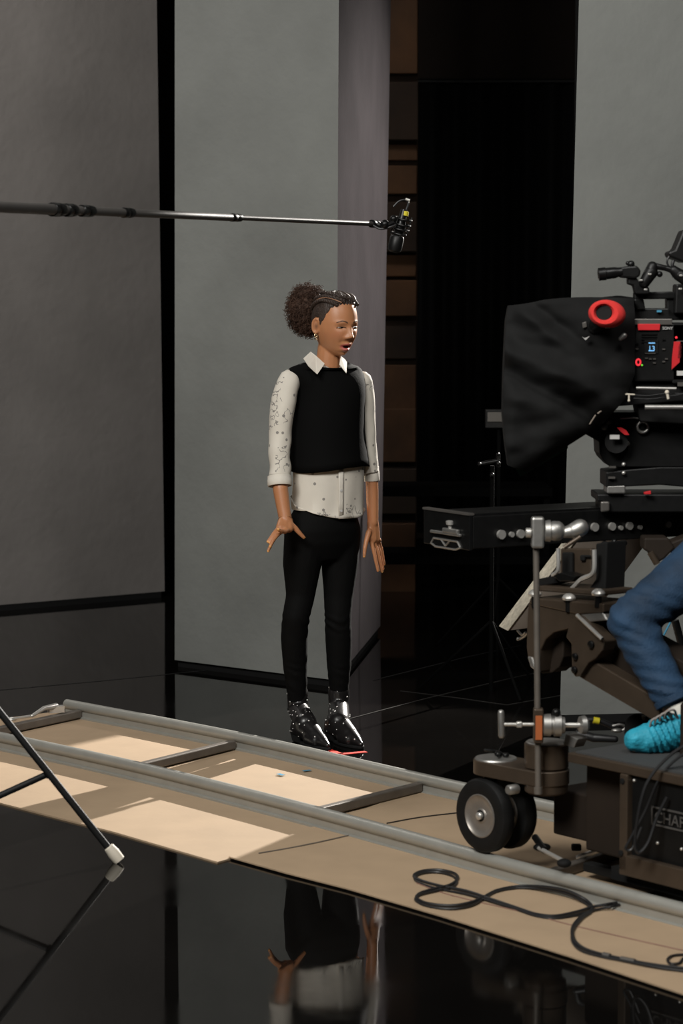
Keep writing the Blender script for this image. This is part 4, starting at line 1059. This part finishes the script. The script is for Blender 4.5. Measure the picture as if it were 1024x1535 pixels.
MB().torus(P(964, 640, 7.09), (0, 1, 0), .016, .005).build('ring', M_alu, hd)
MB().tube([P(930, 627, 7.08), P(950, 626, 7.08), P(965, 628, 7.08)], .003).build('wire', M_alu, hd)
for x, y in ((935, 696), (935, 709)): MB().ell(P(x, y, 7.09), .006).build('screw', M_chrome, hd)
for x, y in ((918, 700), (917, 716)): MB().box(P(x, y, 7.09), (.02, .01, .006)).build('catch', M_grey, hd, smooth=False)
pb([(966, 738), (976, 736), (976, 741), (966, 741)], 7.09, .02, 'red_tab', M_red, hd, .001)
cm = thing('film_camera', 'black and red film camera on the head at the right edge, blue display lit', 'film camera', P(985, 590, DC))
# body
pb([(951, 484), (1075, 484), (1075, 572), (951, 572)], DC, .17, 'body', M_plastic, cm, .006)
pb([(950, 478), (1008, 478), (1008, 487), (950, 487)], DC - .006, .17, 'top_edge', M_grey, cm, .002)
pb([(956, 485.5), (990, 485.5), (989, 495), (957, 495)], DC - .008, .01, 'red_stripe', M_red, cm, .001)['label'] = 'red stripe'
text_mesh('maker_lettering', 'SONY', .0115, P(993, 494, DC - .004), (1, 0, 0), (0, 0, 1), M_white, cm)
for k in range(4): pb([(962, 500 + k * 4), (985, 500 + k * 4), (985, 501.6 + k * 4), (962, 501.6 + k * 4)], DC - .004, .006, 'vent_slat', M_gun, cm, 0)
pb([(966, 509), (987, 509), (987, 530), (966, 530)], DC - .003, .006, 'display', M_black, cm, .001)
text_mesh('display_digit', '13', .021, P(971.5, 526, DC - .0045), (1, 0, 0), (0, 0, 1), M_lcd, cm)
pb([(972.5, 513.5), (982, 513.5), (982, 515), (972.5, 515)], DC - .004, .001, 'display_line', M_lcd, cm, 0); pb([(972.5, 525), (981, 525), (981, 526.5), (972.5, 526.5)], DC - .004, .001, 'display_line', M_lcd, cm, 0)
MB().torus(P(957, 543, DC - .004), (0, 1, 0), .0062, .0026, R2=.0085).build('record_button', M_redled, cm)['label'] = 'glowing red record ring'
MB().ell(P(962.6, 547.4, DC - .003), .0028).build('status_led', M_greenled, cm)
for x, y in ((995, 523.5), (999, 538), (995, 542), (975, 538), (981, 538), (981, 544), (955, 515), (955, 523), (969, 537), (995, 509)):
    MB().box(P(x, y, DC - .002), (.008, .006, .004)).build('button', M_grey if y > 520 else M_gun, cm, smooth=False)
pb([(967, 529), (983, 529), (983, 530.5), (967, 530.5)], DC - .004, .004, 'menu_bar', M_grey, cm, 0)
# recorder block with hanging red tag
pb([(1008, 484), (1090, 484), (1090, 575), (1008, 575)], DC + .0, .15, 'recorder', M_black, cm, .004)
MB().box(P(1022, 511.5, DC - .002), (.03, .006, .003)).build('seam', M_grey, cm, smooth=False)
MB().ell(P(1014, 506, DC - .003), .0035).build('tally_led', M_redled, cm)
rt = pb([(1010.5, 512), (1020, 512), (1019, 543), (1007, 554), (1007.5, 537)], DC - .010, .004, 'red_tag', M_red, cm, .0005); rt['label'] = 'red hanging tag'
text_mesh('tag_lettering', 'VENICE', .0125, P(1017.8, 515, DC - .013), (-.06, 0, -1), (1, 0, -.06), M_darkred, rt, .001)
pb([(1015, 556), (1040, 556), (1040, 563), (1015, 563)], DC - .006, .008, 'white_label', M_white, cm, 0)
pb([(1016, 573), (1040, 573), (1040, 579), (1016, 579)], DC - .006, .008, 'white_label', M_grey, cm, 0)
# lens and matte box under the cloth, base plate and rods
MB().cyl(P(950, 535, DC + .08), P(860, 535, DC + .10), .05, n=40).build('lens', M_plastic, cm)
pb([(770, 470), (850, 465), (850, 600), (770, 610)], DC + .03, .16, 'matte_box', M_black, cm)
pb([(945, 572), (1090, 574), (1090, 596), (915, 610), (905, 600)], DC + .02, .14, 'base_block', M_black, cm)
pb([(953, 596), (1100, 596), (1100, 640), (960, 632)], DC + .04, .12, 'bridge_plate', M_black, cm)
MB().cyl(P(954, 581.5, DC - .01), P(1014, 582.5, DC - .03), .0045).build('support_rod', M_alu, cm)
MB().chain([P(930, 590.5, DC - .02), P(951, 591.5, DC - .02)], [.0028, .0022]).cyl(P(943, 592, DC - .02), P(943, 600, DC - .02), .0028).ell(P(943, 600.5, DC - .02), .004).build('t_screw', M_cream, cm)
MB().cyl(P(967, 610.5, DC - .02), P(1060, 610.5, DC - .03), .0075).build('iris_rod', M_alu, cm)
MB().ell(P(1000, 588, DC - .03), .0065).cyl(P(1000, 588, DC - .03), P(1002, 598, DC - .03), .004).build('wing_screw', M_cream, cm)
MB().tube([P(950, 592, DC - .02), P(972, 593, DC - .02), P(998, 590, DC - .02), P(1030, 590, DC - .02)], .0018, smooth=4).tube([P(950, 597, DC - .02), P(975, 598, DC - .02), P(1005, 594, DC - .02), P(1030, 589, DC - .02)], .0018, smooth=4).build('thin_cables', M_gun, cm)
# top handle and accessories
pb([(950, 462), (1005, 462), (1012, 470), (1060, 470), (1060, 480), (950, 480)], DC + .05, .09, 'top_plate', M_plastic, cm)
pb([(951, 438), (1060, 436), (1060, 447), (951, 449)], DC + .04, .04, 'handle', M_plastic, cm)
pb([(951, 448), (965, 448), (968, 464), (953, 464)], DC + .04, .04, 'handle_post', M_plastic, cm); pb([(1000, 440), (1060, 440), (1060, 480), (1000, 480)], DC + .05, .05, 'handle_post', M_plastic, cm)
pb([(985, 465), (992, 465), (992, 468), (985, 468)], DC + .035, .01, 'blue_tab', MATS['blue_tape'], cm, 0)
MB().lathe(P(896.5, 411.5, DC), P(928, 408, DC) - P(896.5, 411.5, DC), [(0, .012), (.002, .0185), (.022, .019), (.024, .017), (.05, .0165), (.058, .014), (.07, .014)], 30).build('viewfinder_tube', M_gun, cm)
pb([(928, 401), (940, 399), (955, 398), (961, 405), (960, 414), (952, 418), (930, 416)], DC - .01, .05, 'viewfinder_block', M_plastic, cm, .006)
MB().ell(P(946, 396, DC), .011).ell(P(941, 394.5, DC), .006).build('top_knob', M_gun, cm)
pb([(942, 416), (955, 416), (962, 430), (973, 430), (975, 441), (953, 441), (950, 428), (942, 426)], DC, .05, 'viewfinder_mount', M_plastic, cm, .004)
MB().chain([P(966, 424, DC), P(976, 408, DC), P(978, 400, DC)], [.016, .020, .016]).build('arm_joint', M_plastic, cm)
MB().chain([P(978, 398, DC), P(998, 402, DC), P(1008, 405, DC)], [.010, .008, .010]).build('articulated_arm', M_gun, cm)
MB().ell(P(989, 411, DC), .009).cyl(P(980, 411, DC), P(989, 411, DC), .005).build('arm_lever', M_gun, cm)
MB().chain([P(1010, 405, DC), P(1018, 412, DC), P(1030, 418, DC)], [.014, .018, .022]).build('arm_joint', M_plastic, cm)
for x, y in ((974, 411), (961, 420), (968, 434), (1021, 413), (1020, 433)): MB().box(P(x, y, DC - .02), (.010, .006, .005)).build('screw', M_chrome, cm, bevel=.001)
pb([(1014, 426), (1060, 424), (1060, 470), (1012, 470)], DC, .08, 'accessory_box', M_plastic, cm)
pb([(1002, 378), (1012, 374), (1024, 345), (1080, 330), (1080, 395), (1024, 393), (1004, 385)], DC - .02, .10, 'monitor', M_plastic, cm, .006)
MB().tube([P(1006, 380, DC), P(1000, 392, DC), P(1005, 404, DC), P(1010, 416, DC)], .003, smooth=5).tube([P(1010, 390, DC), P(1008, 398, DC), P(1012, 408, DC)], .005, smooth=4).build('loop_cable', M_cable, cm)
# eyecup: red foam ring round a black rubber hole
vf = thing('eyepiece', 'round red foam eyecup with a black centre on the film camera', 'eyepiece', P(905, 470, 6.86))
ec = P(910, 470.5, 6.86); axE = V((-.22, -1, .05)).normalized()
a_, b_, _ = basis(axE)
mb = MB(); rs = []; X_ = V((1, 0, -.12)).normalized(); Y_ = axE.cross(X_).normalized(); X_ = Y_.cross(axE)
for j in range(14):
    t = pi * j / 13; rs.append(t)
prof_ = [(.42, .010), (.46, .022), (.56, .030), (.72, .031), (.88, .024), (.98, .010), (1.0, -.006), (.92, -.020), (.6, -.024), (.42, -.02)]
RX, RY = .053, .040
hole = V((-.007, 0, .003))
for q, h_ in prof_:
    row = []
    for i in range(48):
        t = 2 * pi * i / 48; k = (1 - q) / .58
        row.append(ec + (X_ * (RX * q * math.cos(t)) + Y_ * (RY * q * math.sin(t)) * (1 + .18 * k)) + hole * k + axE * h_)
    rs_ = row; mb.rings  # keep order
    rs.append(row)
rows = [r_ for r_ in rs if isinstance(r_, list)]
MB().rings(rows, closed=True).build('foam_ring', M_redfoam, vf)['label'] = 'red foam ring'
MB().cyl(ec + hole + axE * .020, ec + axE * -.03, .0222, n=36).build('rubber_cup', M_black, vf)
MB().chain([ec - axE * .03, P(890, 490, 6.95)], [.028, .022]).chain([P(890, 490, 6.95), P(880, 500, 6.98), P(872, 478, 6.96)], [.024, .018, .018]).build('tube', M_plastic, vf)
pb([(873, 484), (879, 482), (880, 490), (874, 492)], 6.93, .01, 'catch', M_grey, vf, .001); pb([(873, 505), (877, 507), (884, 504), (878, 510)], 6.92, .008, 'clip', M_white, vf, 0)
MB().box(P(911, 491, 6.85), (.014, .01, .004)).build('catch', M_alu, vf, bevel=.001)
MB().chain([P(930, 508, 6.93), P(936, 503, 6.93)], [.006, .008]).build('knob', M_alu, vf)
# ---- black cloth over the matte box
cl_ = thing('camera_cloth', 'black duvetyne cloth draped over the lens and matte box of the film camera', 'cloth', P(850, 690, 6.95))
left = [(763, 458), (759, 480), (757, 520), (755, 570), (754, 620), (757, 660), (762, 698)]
def ledge(t):
    q = t * (len(left) - 1); k = min(int(q), len(left) - 2); u = q - k; return (left[k][0] + (left[k + 1][0] - left[k][0]) * u, left[k][1] + (left[k + 1][1] - left[k][1]) * u)
right = [(950, 448), (952, 470), (952, 520), (952, 560), (938, 598), (905, 634), (852, 668), (790, 708)]
def redge(t):
    q = t * (len(right) - 1); k = min(int(q), len(right) - 2); u = q - k; return (right[k][0] + (right[k + 1][0] - right[k][0]) * u, right[k][1] + (right[k + 1][1] - right[k][1]) * u)
NU, NVv = 110, 110
def fold(sx, sy):
    # diagonal drapes pulled from the eyepiece down to the left
    h_ = 0
    u = (sx - 870) * .80 + (sy - 500) * .60; w_ = -(sx - 870) * .60 + (sy - 500) * .80   # w across the folds
    h_ += .020 * math.exp(-((w_ - 70 + 14 * math.sin(u * .02)) / 16) ** 2) - .022 * math.exp(-((w_ - 102 + 10 * math.sin(u * .02)) / 14) ** 2)
    h_ += .012 * math.exp(-((w_ - 28) / 10) ** 2) * math.exp(-((u + 60) / 60) ** 2) - .014 * math.exp(-((w_ - 8) / 9) ** 2) * math.exp(-((u + 50) / 60) ** 2)
    h_ += .012 * math.sin(sx * .07 + 1.5 * math.sin(sy * .018)) * max(0, min(1, (830 - sx) / 60))
    h_ += .016 * noise.noise(V((sx * .012, sy * .020, 3.3))) + .006 * noise.noise(V((sx * .03, sy * .05, 1.3)))
    return h_ * 1.7
front = []; back = []
for j in range(NVv + 1):
    t = j / NVv; l = ledge(t); r_ = redge(t); fr_ = []; bk_ = []
    for i in range(NU + 1):
        s_ = i / NU; x = l[0] + (r_[0] - l[0]) * s_; y = l[1] + (r_[1] - l[1]) * s_
        y -= 7 * math.sin(pi * s_) * (1 - t) ** 3 * (1 if s_ > .3 else s_ / .3)
        bulge = .10 * (math.sin(pi * min(1, max(0, .04 + .92 * s_))) ** .5) * (math.sin(pi * min(1, .06 + .88 * t)) ** .4)
        D_ = 7.02 - bulge - fold(x, y)
        fr_.append(P(x, y, D_)); q = P(x, y, 7.02); bk_.append(q + V((0, .04 + bulge * 1.0, 0)))
    front.append(fr_); back.append(bk_)
mb = MB(); W_ = NU + 1
vsf = [p for r_ in front for p in r_]; vsb = [p for r_ in back for p in r_]; n0 = len(vsf)
fs = [(j * W_ + i, j * W_ + i + 1, (j + 1) * W_ + i + 1, (j + 1) * W_ + i) for j in range(NVv) for i in range(NU)]
fb = [tuple(n0 + k for k in f[::-1]) for f in fs]; sides = []
for i in range(NU): sides += [(i, n0 + i, n0 + i + 1, i + 1)]
for j in range(NVv): sides += [(j * W_, (j + 1) * W_, n0 + (j + 1) * W_, n0 + j * W_), (j * W_ + NU, n0 + j * W_ + NU, n0 + (j + 1) * W_ + NU, (j + 1) * W_ + NU)]
mb.add(vsf + vsb, fs + fb + sides); mb.build('drape', M_duv, cl_)
mb = MB().hexa([P(772, 700, 6.99), P(846, 650, 6.99), P(852, 672, 7.02), P(780, 715, 7.02)], [P(772, 700, 7.08), P(846, 650, 7.08), P(852, 672, 7.08), P(780, 715, 7.08)])
mb.build('green_lining', M_green, cl_, bevel=.004)['label'] = 'dark green lining'
mb = MB(); px_prism(mb, [(873, 470), (880, 455), (900, 446), (930, 443), (960, 447), (960, 470)], 7.05, .12); mb.build('top_fold', M_duv, cl_, bevel=.02)
MB().tube([P(893, 622, 6.94), P(884, 636, 6.94)], .002).tube([P(912, 608, 6.95), P(896, 620, 6.95)], .0025).build('cord', M_plywood, cl_)

# ================================================================= OPERATOR (seated)
op = thing('person', 'camera operator seated on the dolly in blue jeans and a blue shoe cover', 'person', (1.27, 6.82, 0))
K = P(948, 928, 6.60); Hh = P(1128, 792, 6.78); An = P(1014, 1062, 6.50)
jm = MB()
def wl(a, b_, t): return a + (b_ - a) * t
jm.chain([Hh, wl(Hh, K, .35), wl(Hh, K, .7), K], [.105, .094, .076, .0655])
jm.rcone(K, P(942, 932, 6.59), .063, .060)
jm.chain([P(950, 937, 6.59), P(966, 972, 6.57), P(988, 1012, 6.54), P(1006, 1040, 6.515)], [.060, .0615, .056, .053])
K2 = V((1.62, 6.10, .86)); H2 = V((1.42, 6.72, .89)); A2 = V((1.50, 6.02, .50))
jm.chain([H2, K2], [.10, .068]); jm.chain([K2, V((1.56, 6.08, .66)), A2], [.066, .058, .046])
jm.ell((1.32, 6.80, .90), (.17, .14, .12)); jm.ell((1.36, 6.80, 1.0), (.15, .11, .10))
me = remeshed(jm, .0075, 4)
for v in me.vertices:
    c = v.co; kd = math.exp(-((c - K - V((.03, 0, -.01))).length / .11) ** 2); ad = math.exp(-((c - An).length / .14) ** 2)
    v.co = c + v.normal * (.0045 * kd * math.sin((c.x * .5 + c.z) * 150 + 6 * noise.noise(c * 8)) + .004 * ad * math.sin(c.z * 170 + 5 * noise.noise(c * 7)) + .003 * noise.noise(c * 16))
# body first so clothing can hang on it
bm2 = MB()
bm2.chain([P(1006, 1040, 6.515), P(1014, 1062, 6.50), P(1022, 1078, 6.49)], [.040, .037, .036])
bm2.chain([P(1022, 1076, 6.49), P(980, 1105, 6.45), P(952, 1116, 6.43)], [.034, .028, .022]); bm2.rcone(P(1022, 1076, 6.49), P(1052, 1080, 6.5), .034, .032)
bm2.chain([Hh, K, P(1006, 1040, 6.515)], [.085, .05, .04]); bm2.chain([H2, K2, A2, A2 + V((0, 0, -.06)), A2 + V((-.12, -.08, -.075))], [.08, .05, .035, .033, .022])
bm2.ell((1.32, 6.80, .92), (.15, .11, .14)); bm2.rcone((1.35, 6.80, 1.0), (1.38, 6.78, 1.36), .12, .13); bm2.rcone((1.38, 6.78, 1.4), (1.36, 6.76, 1.54), .055, .05)
bm2.ell((1.35, 6.74, 1.64), (.077, .098, .118)); bm2.ell((1.34, 6.645, 1.62), (.013, .016, .018)); bm2.ell((1.35, 6.655, 1.575), (.024, .012, .01))
for s_ in (-1, 1): bm2.ell((1.35 + s_ * .078, 6.75, 1.63), (.008, .018, .03))
def hand2(w0, d, nrm_):
    d = V(d).normalized(); nrm_ = V(nrm_).normalized(); sd = d.cross(nrm_)
    for o_ in (-.025, 0, .025): bm2.rcone(w0 + sd * o_ * .7, w0 + d * .085 + sd * o_, .016, .015)
    for k, L in ((-1.5, .062), (-.5, .078), (.5, .074), (1.5, .056)):
        b0_ = w0 + d * .09 + sd * (k * .019); m_ = b0_ + d * L * .5 - nrm_ * .006; e_ = b0_ + d * L * .95 - nrm_ * .022; bm2.chain([b0_, m_, e_], [.009, .0085, .007])
    bm2.chain([w0 + d * .025 - sd * .03, w0 + d * .06 - sd * .052, w0 + d * .085 - sd * .062], [.012, .010, .008])
for sh, el_, wr in ((V((1.20, 6.84, 1.36)), V((1.24, 6.72, 1.10)), V((1.24, 6.70, 1.02))), (V((1.56, 6.74, 1.36)), V((1.66, 6.60, 1.12)), V((1.64, 6.38, .99)))):
    bm2.chain([sh, el_, wr], [.05, .04, .026])
hand2(V((1.24, 6.70, 1.02)), (.05, -.5, -.2), (0, 0, 1)); hand2(V((1.64, 6.38, .99)), (0, -1, -.2), (0, 0, 1))
meb = remeshed(bm2, .005, 3)
def c2_(co):
    c = V((0.50, 0.24, 0.17)); return c * (1 + .05 * noise.noise(co * 30))
tint(meb, c2_); link_mesh('body', meb, M_skin2, op)
jeans = link_mesh('jeans', me, M_jean, op)
cc_ = P(1009, 1046, 6.51); ax_ = (P(1016, 1064, 6.50) - P(1000, 1030, 6.52)).normalized()
MB().lathe(cc_ - ax_ * .005, ax_, [(0, .052), (.002, .0555), (.018, .0555), (.021, .052), (.021, .048), (0, .048)], 48).build('cuff', M_jean, jeans)
# sock, shoe, cover
MB().chain([P(1018, 1066, 6.495), P(1026, 1078, 6.49)], [.040, .041]).build('sock', M_sock, op)
sm_ = MB().chain([P(1040, 1082, 6.50), P(1005, 1090, 6.475), P(985, 1098, 6.46)], [.045, .043, .034]).build('shoe', M_plastic, op)
mb = MB()
for k in range(4):
    a_ = P(978 + k * 7, 1086 - k * 4, 6.42); mb.tube([a_ + V((-.006, 0, -.006)), a_ + V((-.002, -.01, .014)), a_ + V((.02, 0, .018)), a_ + V((.03, .02, .0))], .0032, n=8, smooth=4)
mb.build('lace', M_lace, sm_)
cv = MB()
cv.chain([P(952, 1108, 6.43), P(972, 1108, 6.44), P(1000, 1100, 6.46), P(1030, 1092, 6.48), P(1068, 1084, 6.50)], [.030, .044, .049, .050, .046])
cv.rcone(P(950, 1112, 6.43), P(990, 1114, 6.44), .026, .030)
me = remeshed(cv, .004, 3)
for v in me.vertices:
    c = v.co; q = c.x * 1.0 + c.z * .55
    k = max(0, min(1, (c.x - P(958, 1100, 6.44).x) / .05))
    v.co = c + v.normal * (.0042 * k * math.sin(q * 300 + 5 * noise.noise(c * 14)) + .003 * noise.noise(c * 30))
    if v.co.z < .406: v.co.z = .406
link_mesh('shoe_cover', me, M_blue, op)['label'] = 'bright blue disposable shoe cover'
# other foot cover, work shirt, hair
cv = MB().chain([A2 + V((0, .03, -.06)), A2 + V((-.06, -.04, -.07)), A2 + V((-.14, -.09, -.075))], [.045, .042, .03]); link_mesh('shoe_cover', remeshed(cv, .006, 3), M_blue, op)
tm = MB().rcone((1.35, 6.80, 1.0), (1.38, 6.78, 1.36), .145, .15); tm.ell((1.38, 6.78, 1.38), (.20, .12, .10), RZ(-.3)); tm.chain([V((1.20, 6.84, 1.38)), V((1.22, 6.78, 1.24))], [.066, .056]); tm.chain([V((1.56, 6.74, 1.38)), V((1.62, 6.66, 1.22))], [.066, .056])
tm.ell((1.36, 6.78, 1.0), (.175, .14, .10))
link_mesh('work_shirt', remeshed(tm, .009, 5), M_bshirt, op)
MB().ell((1.352, 6.762, 1.668), (.083, .095, .105)).build('hair', M_hairs, op)

# ================================================================= CABLES AND SMALL THINGS ON THE DOLLY
bt = BT + .0045
def cz(x, y): return 600 + x / 2.415, 1250 + y / 2.415
pts = [(700, 264), (640, 282), (560, 297), (490, 290), (420, 267), (330, 237), (240, 207), (140, 187), (70, 167), (50, 150), (80, 135), (140, 131), (195, 143), (207, 163), (180, 185), (120, 200), (72, 215), (60, 233), (100, 252), (180, 260), (250, 250), (300, 230), (350, 205), (430, 190), (520, 192), (600, 205), (660, 232), (692, 258), (690, 278), (652, 302), (624, 340), (628, 380), (660, 412), (720, 434), (800, 452), (880, 468), (960, 480), (1040, 488), (1120, 498)]
def voff(p):
    best = 9
    for a, b_ in zip(rail2, rail2[1:]):
        d = (b_ - a); d.z = 0; L = d.length; d.normalize(); q = V((p.x - a.x, p.y - a.y, 0)); t = q.dot(d)
        if -.05 < t < L + .05: best = (q - d * t).dot(V((-d.y, d.x, 0)))
    return best
def lay(p, r_):
    x, y = cz(*p); z = bt + r_
    while z < .081 and abs(voff(G(x, y, z))) < .022 + r_: z += .003
    return G(x, y, z)
def groundcable(pts, r_):
    dense = [(q.x, q.y) for q in spline([V((x, y, 0)) for x, y in pts], 6)]
    zs = [lay(p, r_).z for p in dense]; n_ = len(zs)
    sm = [sum(zs[max(0, i - 3):i + 4]) / len(zs[max(0, i - 3):i + 4]) for i in range(n_)]
    return [G(*cz(*p), max(sm[i], zs[i] * .8) + .0012 * math.sin(i * .21)) for i, p in enumerate(dense)]
pts = [(1060, 150), (1010, 175), (960, 195), (900, 218), (840, 238), (770, 252)] + pts
o = MB().tube(groundcable(pts, .0045), .0045, n=8).build('power_cable', M_cable)
tag(o, 'thick black cable lying in loops on the brown board below the near rail', 'cable')
pts2 = [(x + 4 * math.sin(i * 1.3), y + 9 + 3 * math.cos(i)) for i, (x, y) in enumerate(pts)]
o = MB().tube(groundcable(pts2, .0036), .0036, n=8).build('power_cable', M_cable)
tag(o, 'thinner black cable running alongside the thick looped one', 'cable')
o = MB().tube([G(*cz(*p), bt + .004) for p in ((1120, 430), (1050, 436), (990, 440), (968, 455), (980, 470), (1010, 468), (1030, 450), (1080, 470), (1130, 490))], .0035, n=8, smooth=6).build('power_cable', M_cable)
tag(o, 'small curl of black cable at the right edge of the board', 'cable')
mb = MB()
for a_, b_ in (((735, 437), (760, 442)), ((800, 452), (850, 462))):
    p, q = G(*cz(*a_), bt + .006), G(*cz(*b_), bt + .006); mb.cyl(p, q, .0066)
o = mb.build('cable_tape', M_grey); tag(o, 'grey tape bands round the looped black cable', 'tape')
o = MB().tube([G(x, y, bt + .0015 if k != 1 else bt + .001) for k, (x, y) in enumerate(((388, 1279), (430, 1272), (480, 1262), (528, 1251)))] , .0022, n=6, smooth=5).build('thin_rod', M_tie)
tag(o, 'thin dark rod lying on the board in front of the near rail', 'rod')
o = MB().tube([G(580, 1234, bt + .002), G(630, 1225, bt + .002), G(690, 1218, bt + .002), G(760, 1212, bt + .002)], .002, n=6, smooth=5).build('thin_cable', M_cable)
tag(o, 'thin dark cable between the rails, left of the front wheel', 'cable')
o = MB().tube([G(*cz(*p), bt + .001) for p in ((60, 178), (160, 215), (300, 250), (480, 292), (600, 325), (800, 372), (1060, 430))], .0016, n=6, smooth=5).build('thin_cable', mat('brown_wire', (.22, .12, .09), .6))
tag(o, 'very thin brown wire crossing the board under the looped black cable', 'wire')
o = MB().tube([P(1060, 1100, 6.2), P(1010, 1128, 6.18), P(975, 1165, 6.16), P(960, 1205, 6.15), P(952, 1262, 6.15), P(958, 1278, 6.15), P(972, 1262, 6.16), P(985, 1225, 6.17), P(1000, 1195, 6.17)], .0045, n=8, smooth=6).build('hanging_cable', M_cable)
tag(o, 'black cable hanging in a loop down the side of the dolly, front strand', 'cable')
o = MB().tube([P(1060, 1112, 6.24), P(1018, 1135, 6.22), P(990, 1165, 6.20), P(968, 1215, 6.20), P(945, 1258, 6.20), P(938, 1272, 6.20), P(948, 1272, 6.2), P(962, 1240, 6.2)], .004, n=8, smooth=6).build('hanging_cable', M_cable)
tag(o, 'second black cable hanging down the side of the dolly, behind the front strand', 'cable')
# coiled black cable with yellow tape on the deck
cb = thing('coiled_lead', 'short black lead with a yellow tape band lying on the dolly deck behind the knob', 'cable', DP(890, 1085, .25))
cp = [P(868, 1100, 6.85), P(872, 1084, 6.85), P(884, 1079, 6.85), P(900, 1081, 6.85), P(917, 1088, 6.85), P(926, 1093, 6.85)]
cb_s = spline(cp, 6); MB().tube(cb_s, .0085, n=10).build('lead', M_cable, cb)
MB().cyl(P(889.5, 1079.5, 6.845), P(898.5, 1081, 6.845), .0098).build('tape_band', M_yellow, cb)['label'] = 'yellow tape band'
MB().tube([P(918, 1088, 6.83), P(930, 1086, 6.83), P(938, 1090, 6.83), P(930, 1096, 6.83), P(920, 1095, 6.83)], .0035, smooth=4).ell(P(925, 1095, 6.83), (.016, .01, .007)).build('connector', M_alu, cb)
MB().chain([P(868, 1100, 6.85), P(890, 1106, 6.84), P(922, 1108, 6.83)], [.012, .013, .010]).build('bundle', M_cable, cb)
bg = thing('pouch', 'small black rounded pouch with a bright snap on the deck left of the shoe', 'pouch', DP(955, 1095, .3))
mb = MB().ell(P(957, 1088, 6.82), (.040, .035, .036)).ell(P(957, 1098, 6.82), (.042, .036, .03)); link_mesh('pouch_body', remeshed(mb, .005, 4), M_duv, bg)
MB().cyl(P(964, 1082, 6.80), P(965, 1073, 6.80), .006).build('snap', M_cream, bg)
o = MB().box(DL(.42, .30, .421), (.10, .22, .036), RZ(math.atan2(du.y, du.x) + .0)).build('wedge_box', M_dbrown, smooth=False, bevel=.006)
tag(o, 'flat dark brown box on the dolly deck behind the turret', 'box')
o = MB().prism([DP(848, 1100, .06), DP(866, 1108, .06), DP(860, 1121, .06), DP(844, 1116, .06)], dv * .04).build('wedge', M_alu, smooth=False, bevel=.002)
tag(o, 'small bright metal wedge at the front corner of the dolly deck', 'wedge')
# struts seen behind the operator's calf
o = MB().cyl(P(1012, 930, 7.3), P(1034, 1010, 7.3), .012).build('strut', M_gun); tag(o, 'thin black strut behind the calf of the operator', 'strut')
o = MB().tube([P(990, 962, 7.25), P(1004, 935, 7.25), P(1020, 900, 7.25)], .003).build('blue_wire', MATS['blue_tape']); tag(o, 'thin blue wire behind the jeans of the operator', 'wire')
# black handwheel piece above the thigh
pbx = thing('gear_housing', 'dark angular gear housing under the slider above the thigh of the operator', 'gear housing', P(985, 830, 7.1))
pb([(966, 806), (1002, 806), (1012, 822), (996, 838), (984, 845), (975, 830), (965, 824)], 7.1, .10, 'housing', M_dbrown, pbx, .006)
MB().cyl(P(975, 828, 7.08), P(985, 845, 7.08), .010).build('lever', M_brown, pbx)
pb([(1000, 815), (1040, 800), (1060, 815), (1030, 835), (1012, 835)], 7.12, .08, 'wing_plate', M_dbrown, pbx, .006)
M_dim = mat('dull_black_steel', (0.0025, 0.0025, 0.0025), 0.9, spec=0.05)
# dark equipment in the gloom left of the camera
o = thing('monitor', 'small dim black monitor on a stand in the gloom behind the camera cloth', 'monitor', P(750, 625, 11.0))
pb([(728, 614), (765, 614), (765, 642), (728, 642)], 11.0, .06, 'case', M_plastic, o); pb([(731, 618), (758, 618), (758, 632), (731, 632)], 10.99, .008, 'glass', M_grey, o, 0)
MB().cyl(P(748, 642, 11.03), V((P(748, 642, 11.03).x, 11.03, 0)), .008).build('stand_pole', M_dim, o)
for a_ in range(3):
    c = V((P(748, 642, 11.03).x, 11.03, 0)); MB().cyl(c + V((0, 0, .35)), c + RZ(rad(120 * a_ + 20)) @ V((.35, 0, .01)), .006).build('leg', M_dim, o)
o = thing('clamp_stand', 'dim stand head with small shiny knobs in the gloom below the camera cloth', 'stand', P(738, 700, 9.9))
cN = P(738, 700, 9.9)
for x, y, r_ in ((719, 696, .010), (747, 695, .013), (747, 681, .009), (738, 712, .012)): MB().ell(P(x, y, 9.88), r_ * .8).build('knob', M_gun, o)
MB().cyl(P(717, 696, 9.9), P(750, 690, 9.9), .009).cyl(P(747, 700, 9.9), P(747, 680, 9.9), .009).build('arm', M_gun, o)
MB().cyl(P(738, 698, 9.9), V((cN.x, 9.9, 0)), .009).build('pole', M_dim, o)
for a_ in range(3):
    c = V((cN.x, 9.9, 0)); MB().cyl(c + V((0, 0, .3)), c + RZ(rad(120 * a_ + 50)) @ V((.3, 0, .01)), .006).build('leg', M_dim, o)
o = thing('equipment_cart', 'low black equipment cart with two shelves lost in the dark at the back', 'cart', P(680, 800, 12.6))
zA = P(600, 735, 12.4).z
MB().box((P(690, 0, 12.4).x, 12.5, zA), (.95, .5, .04)).build('shelf', M_dim, o, smooth=False); MB().box((P(690, 0, 12.4).x, 12.5, zA - .35), (.95, .5, .04)).build('shelf', M_dim, o, smooth=False)
for dx in (-.45, .45):
    for dy in (-.2, .2): MB().box((P(690, 0, 12.4).x + dx, 12.5 + dy, zA / 2), (.03, .03, zA)).build('leg', M_dim, o, smooth=False)
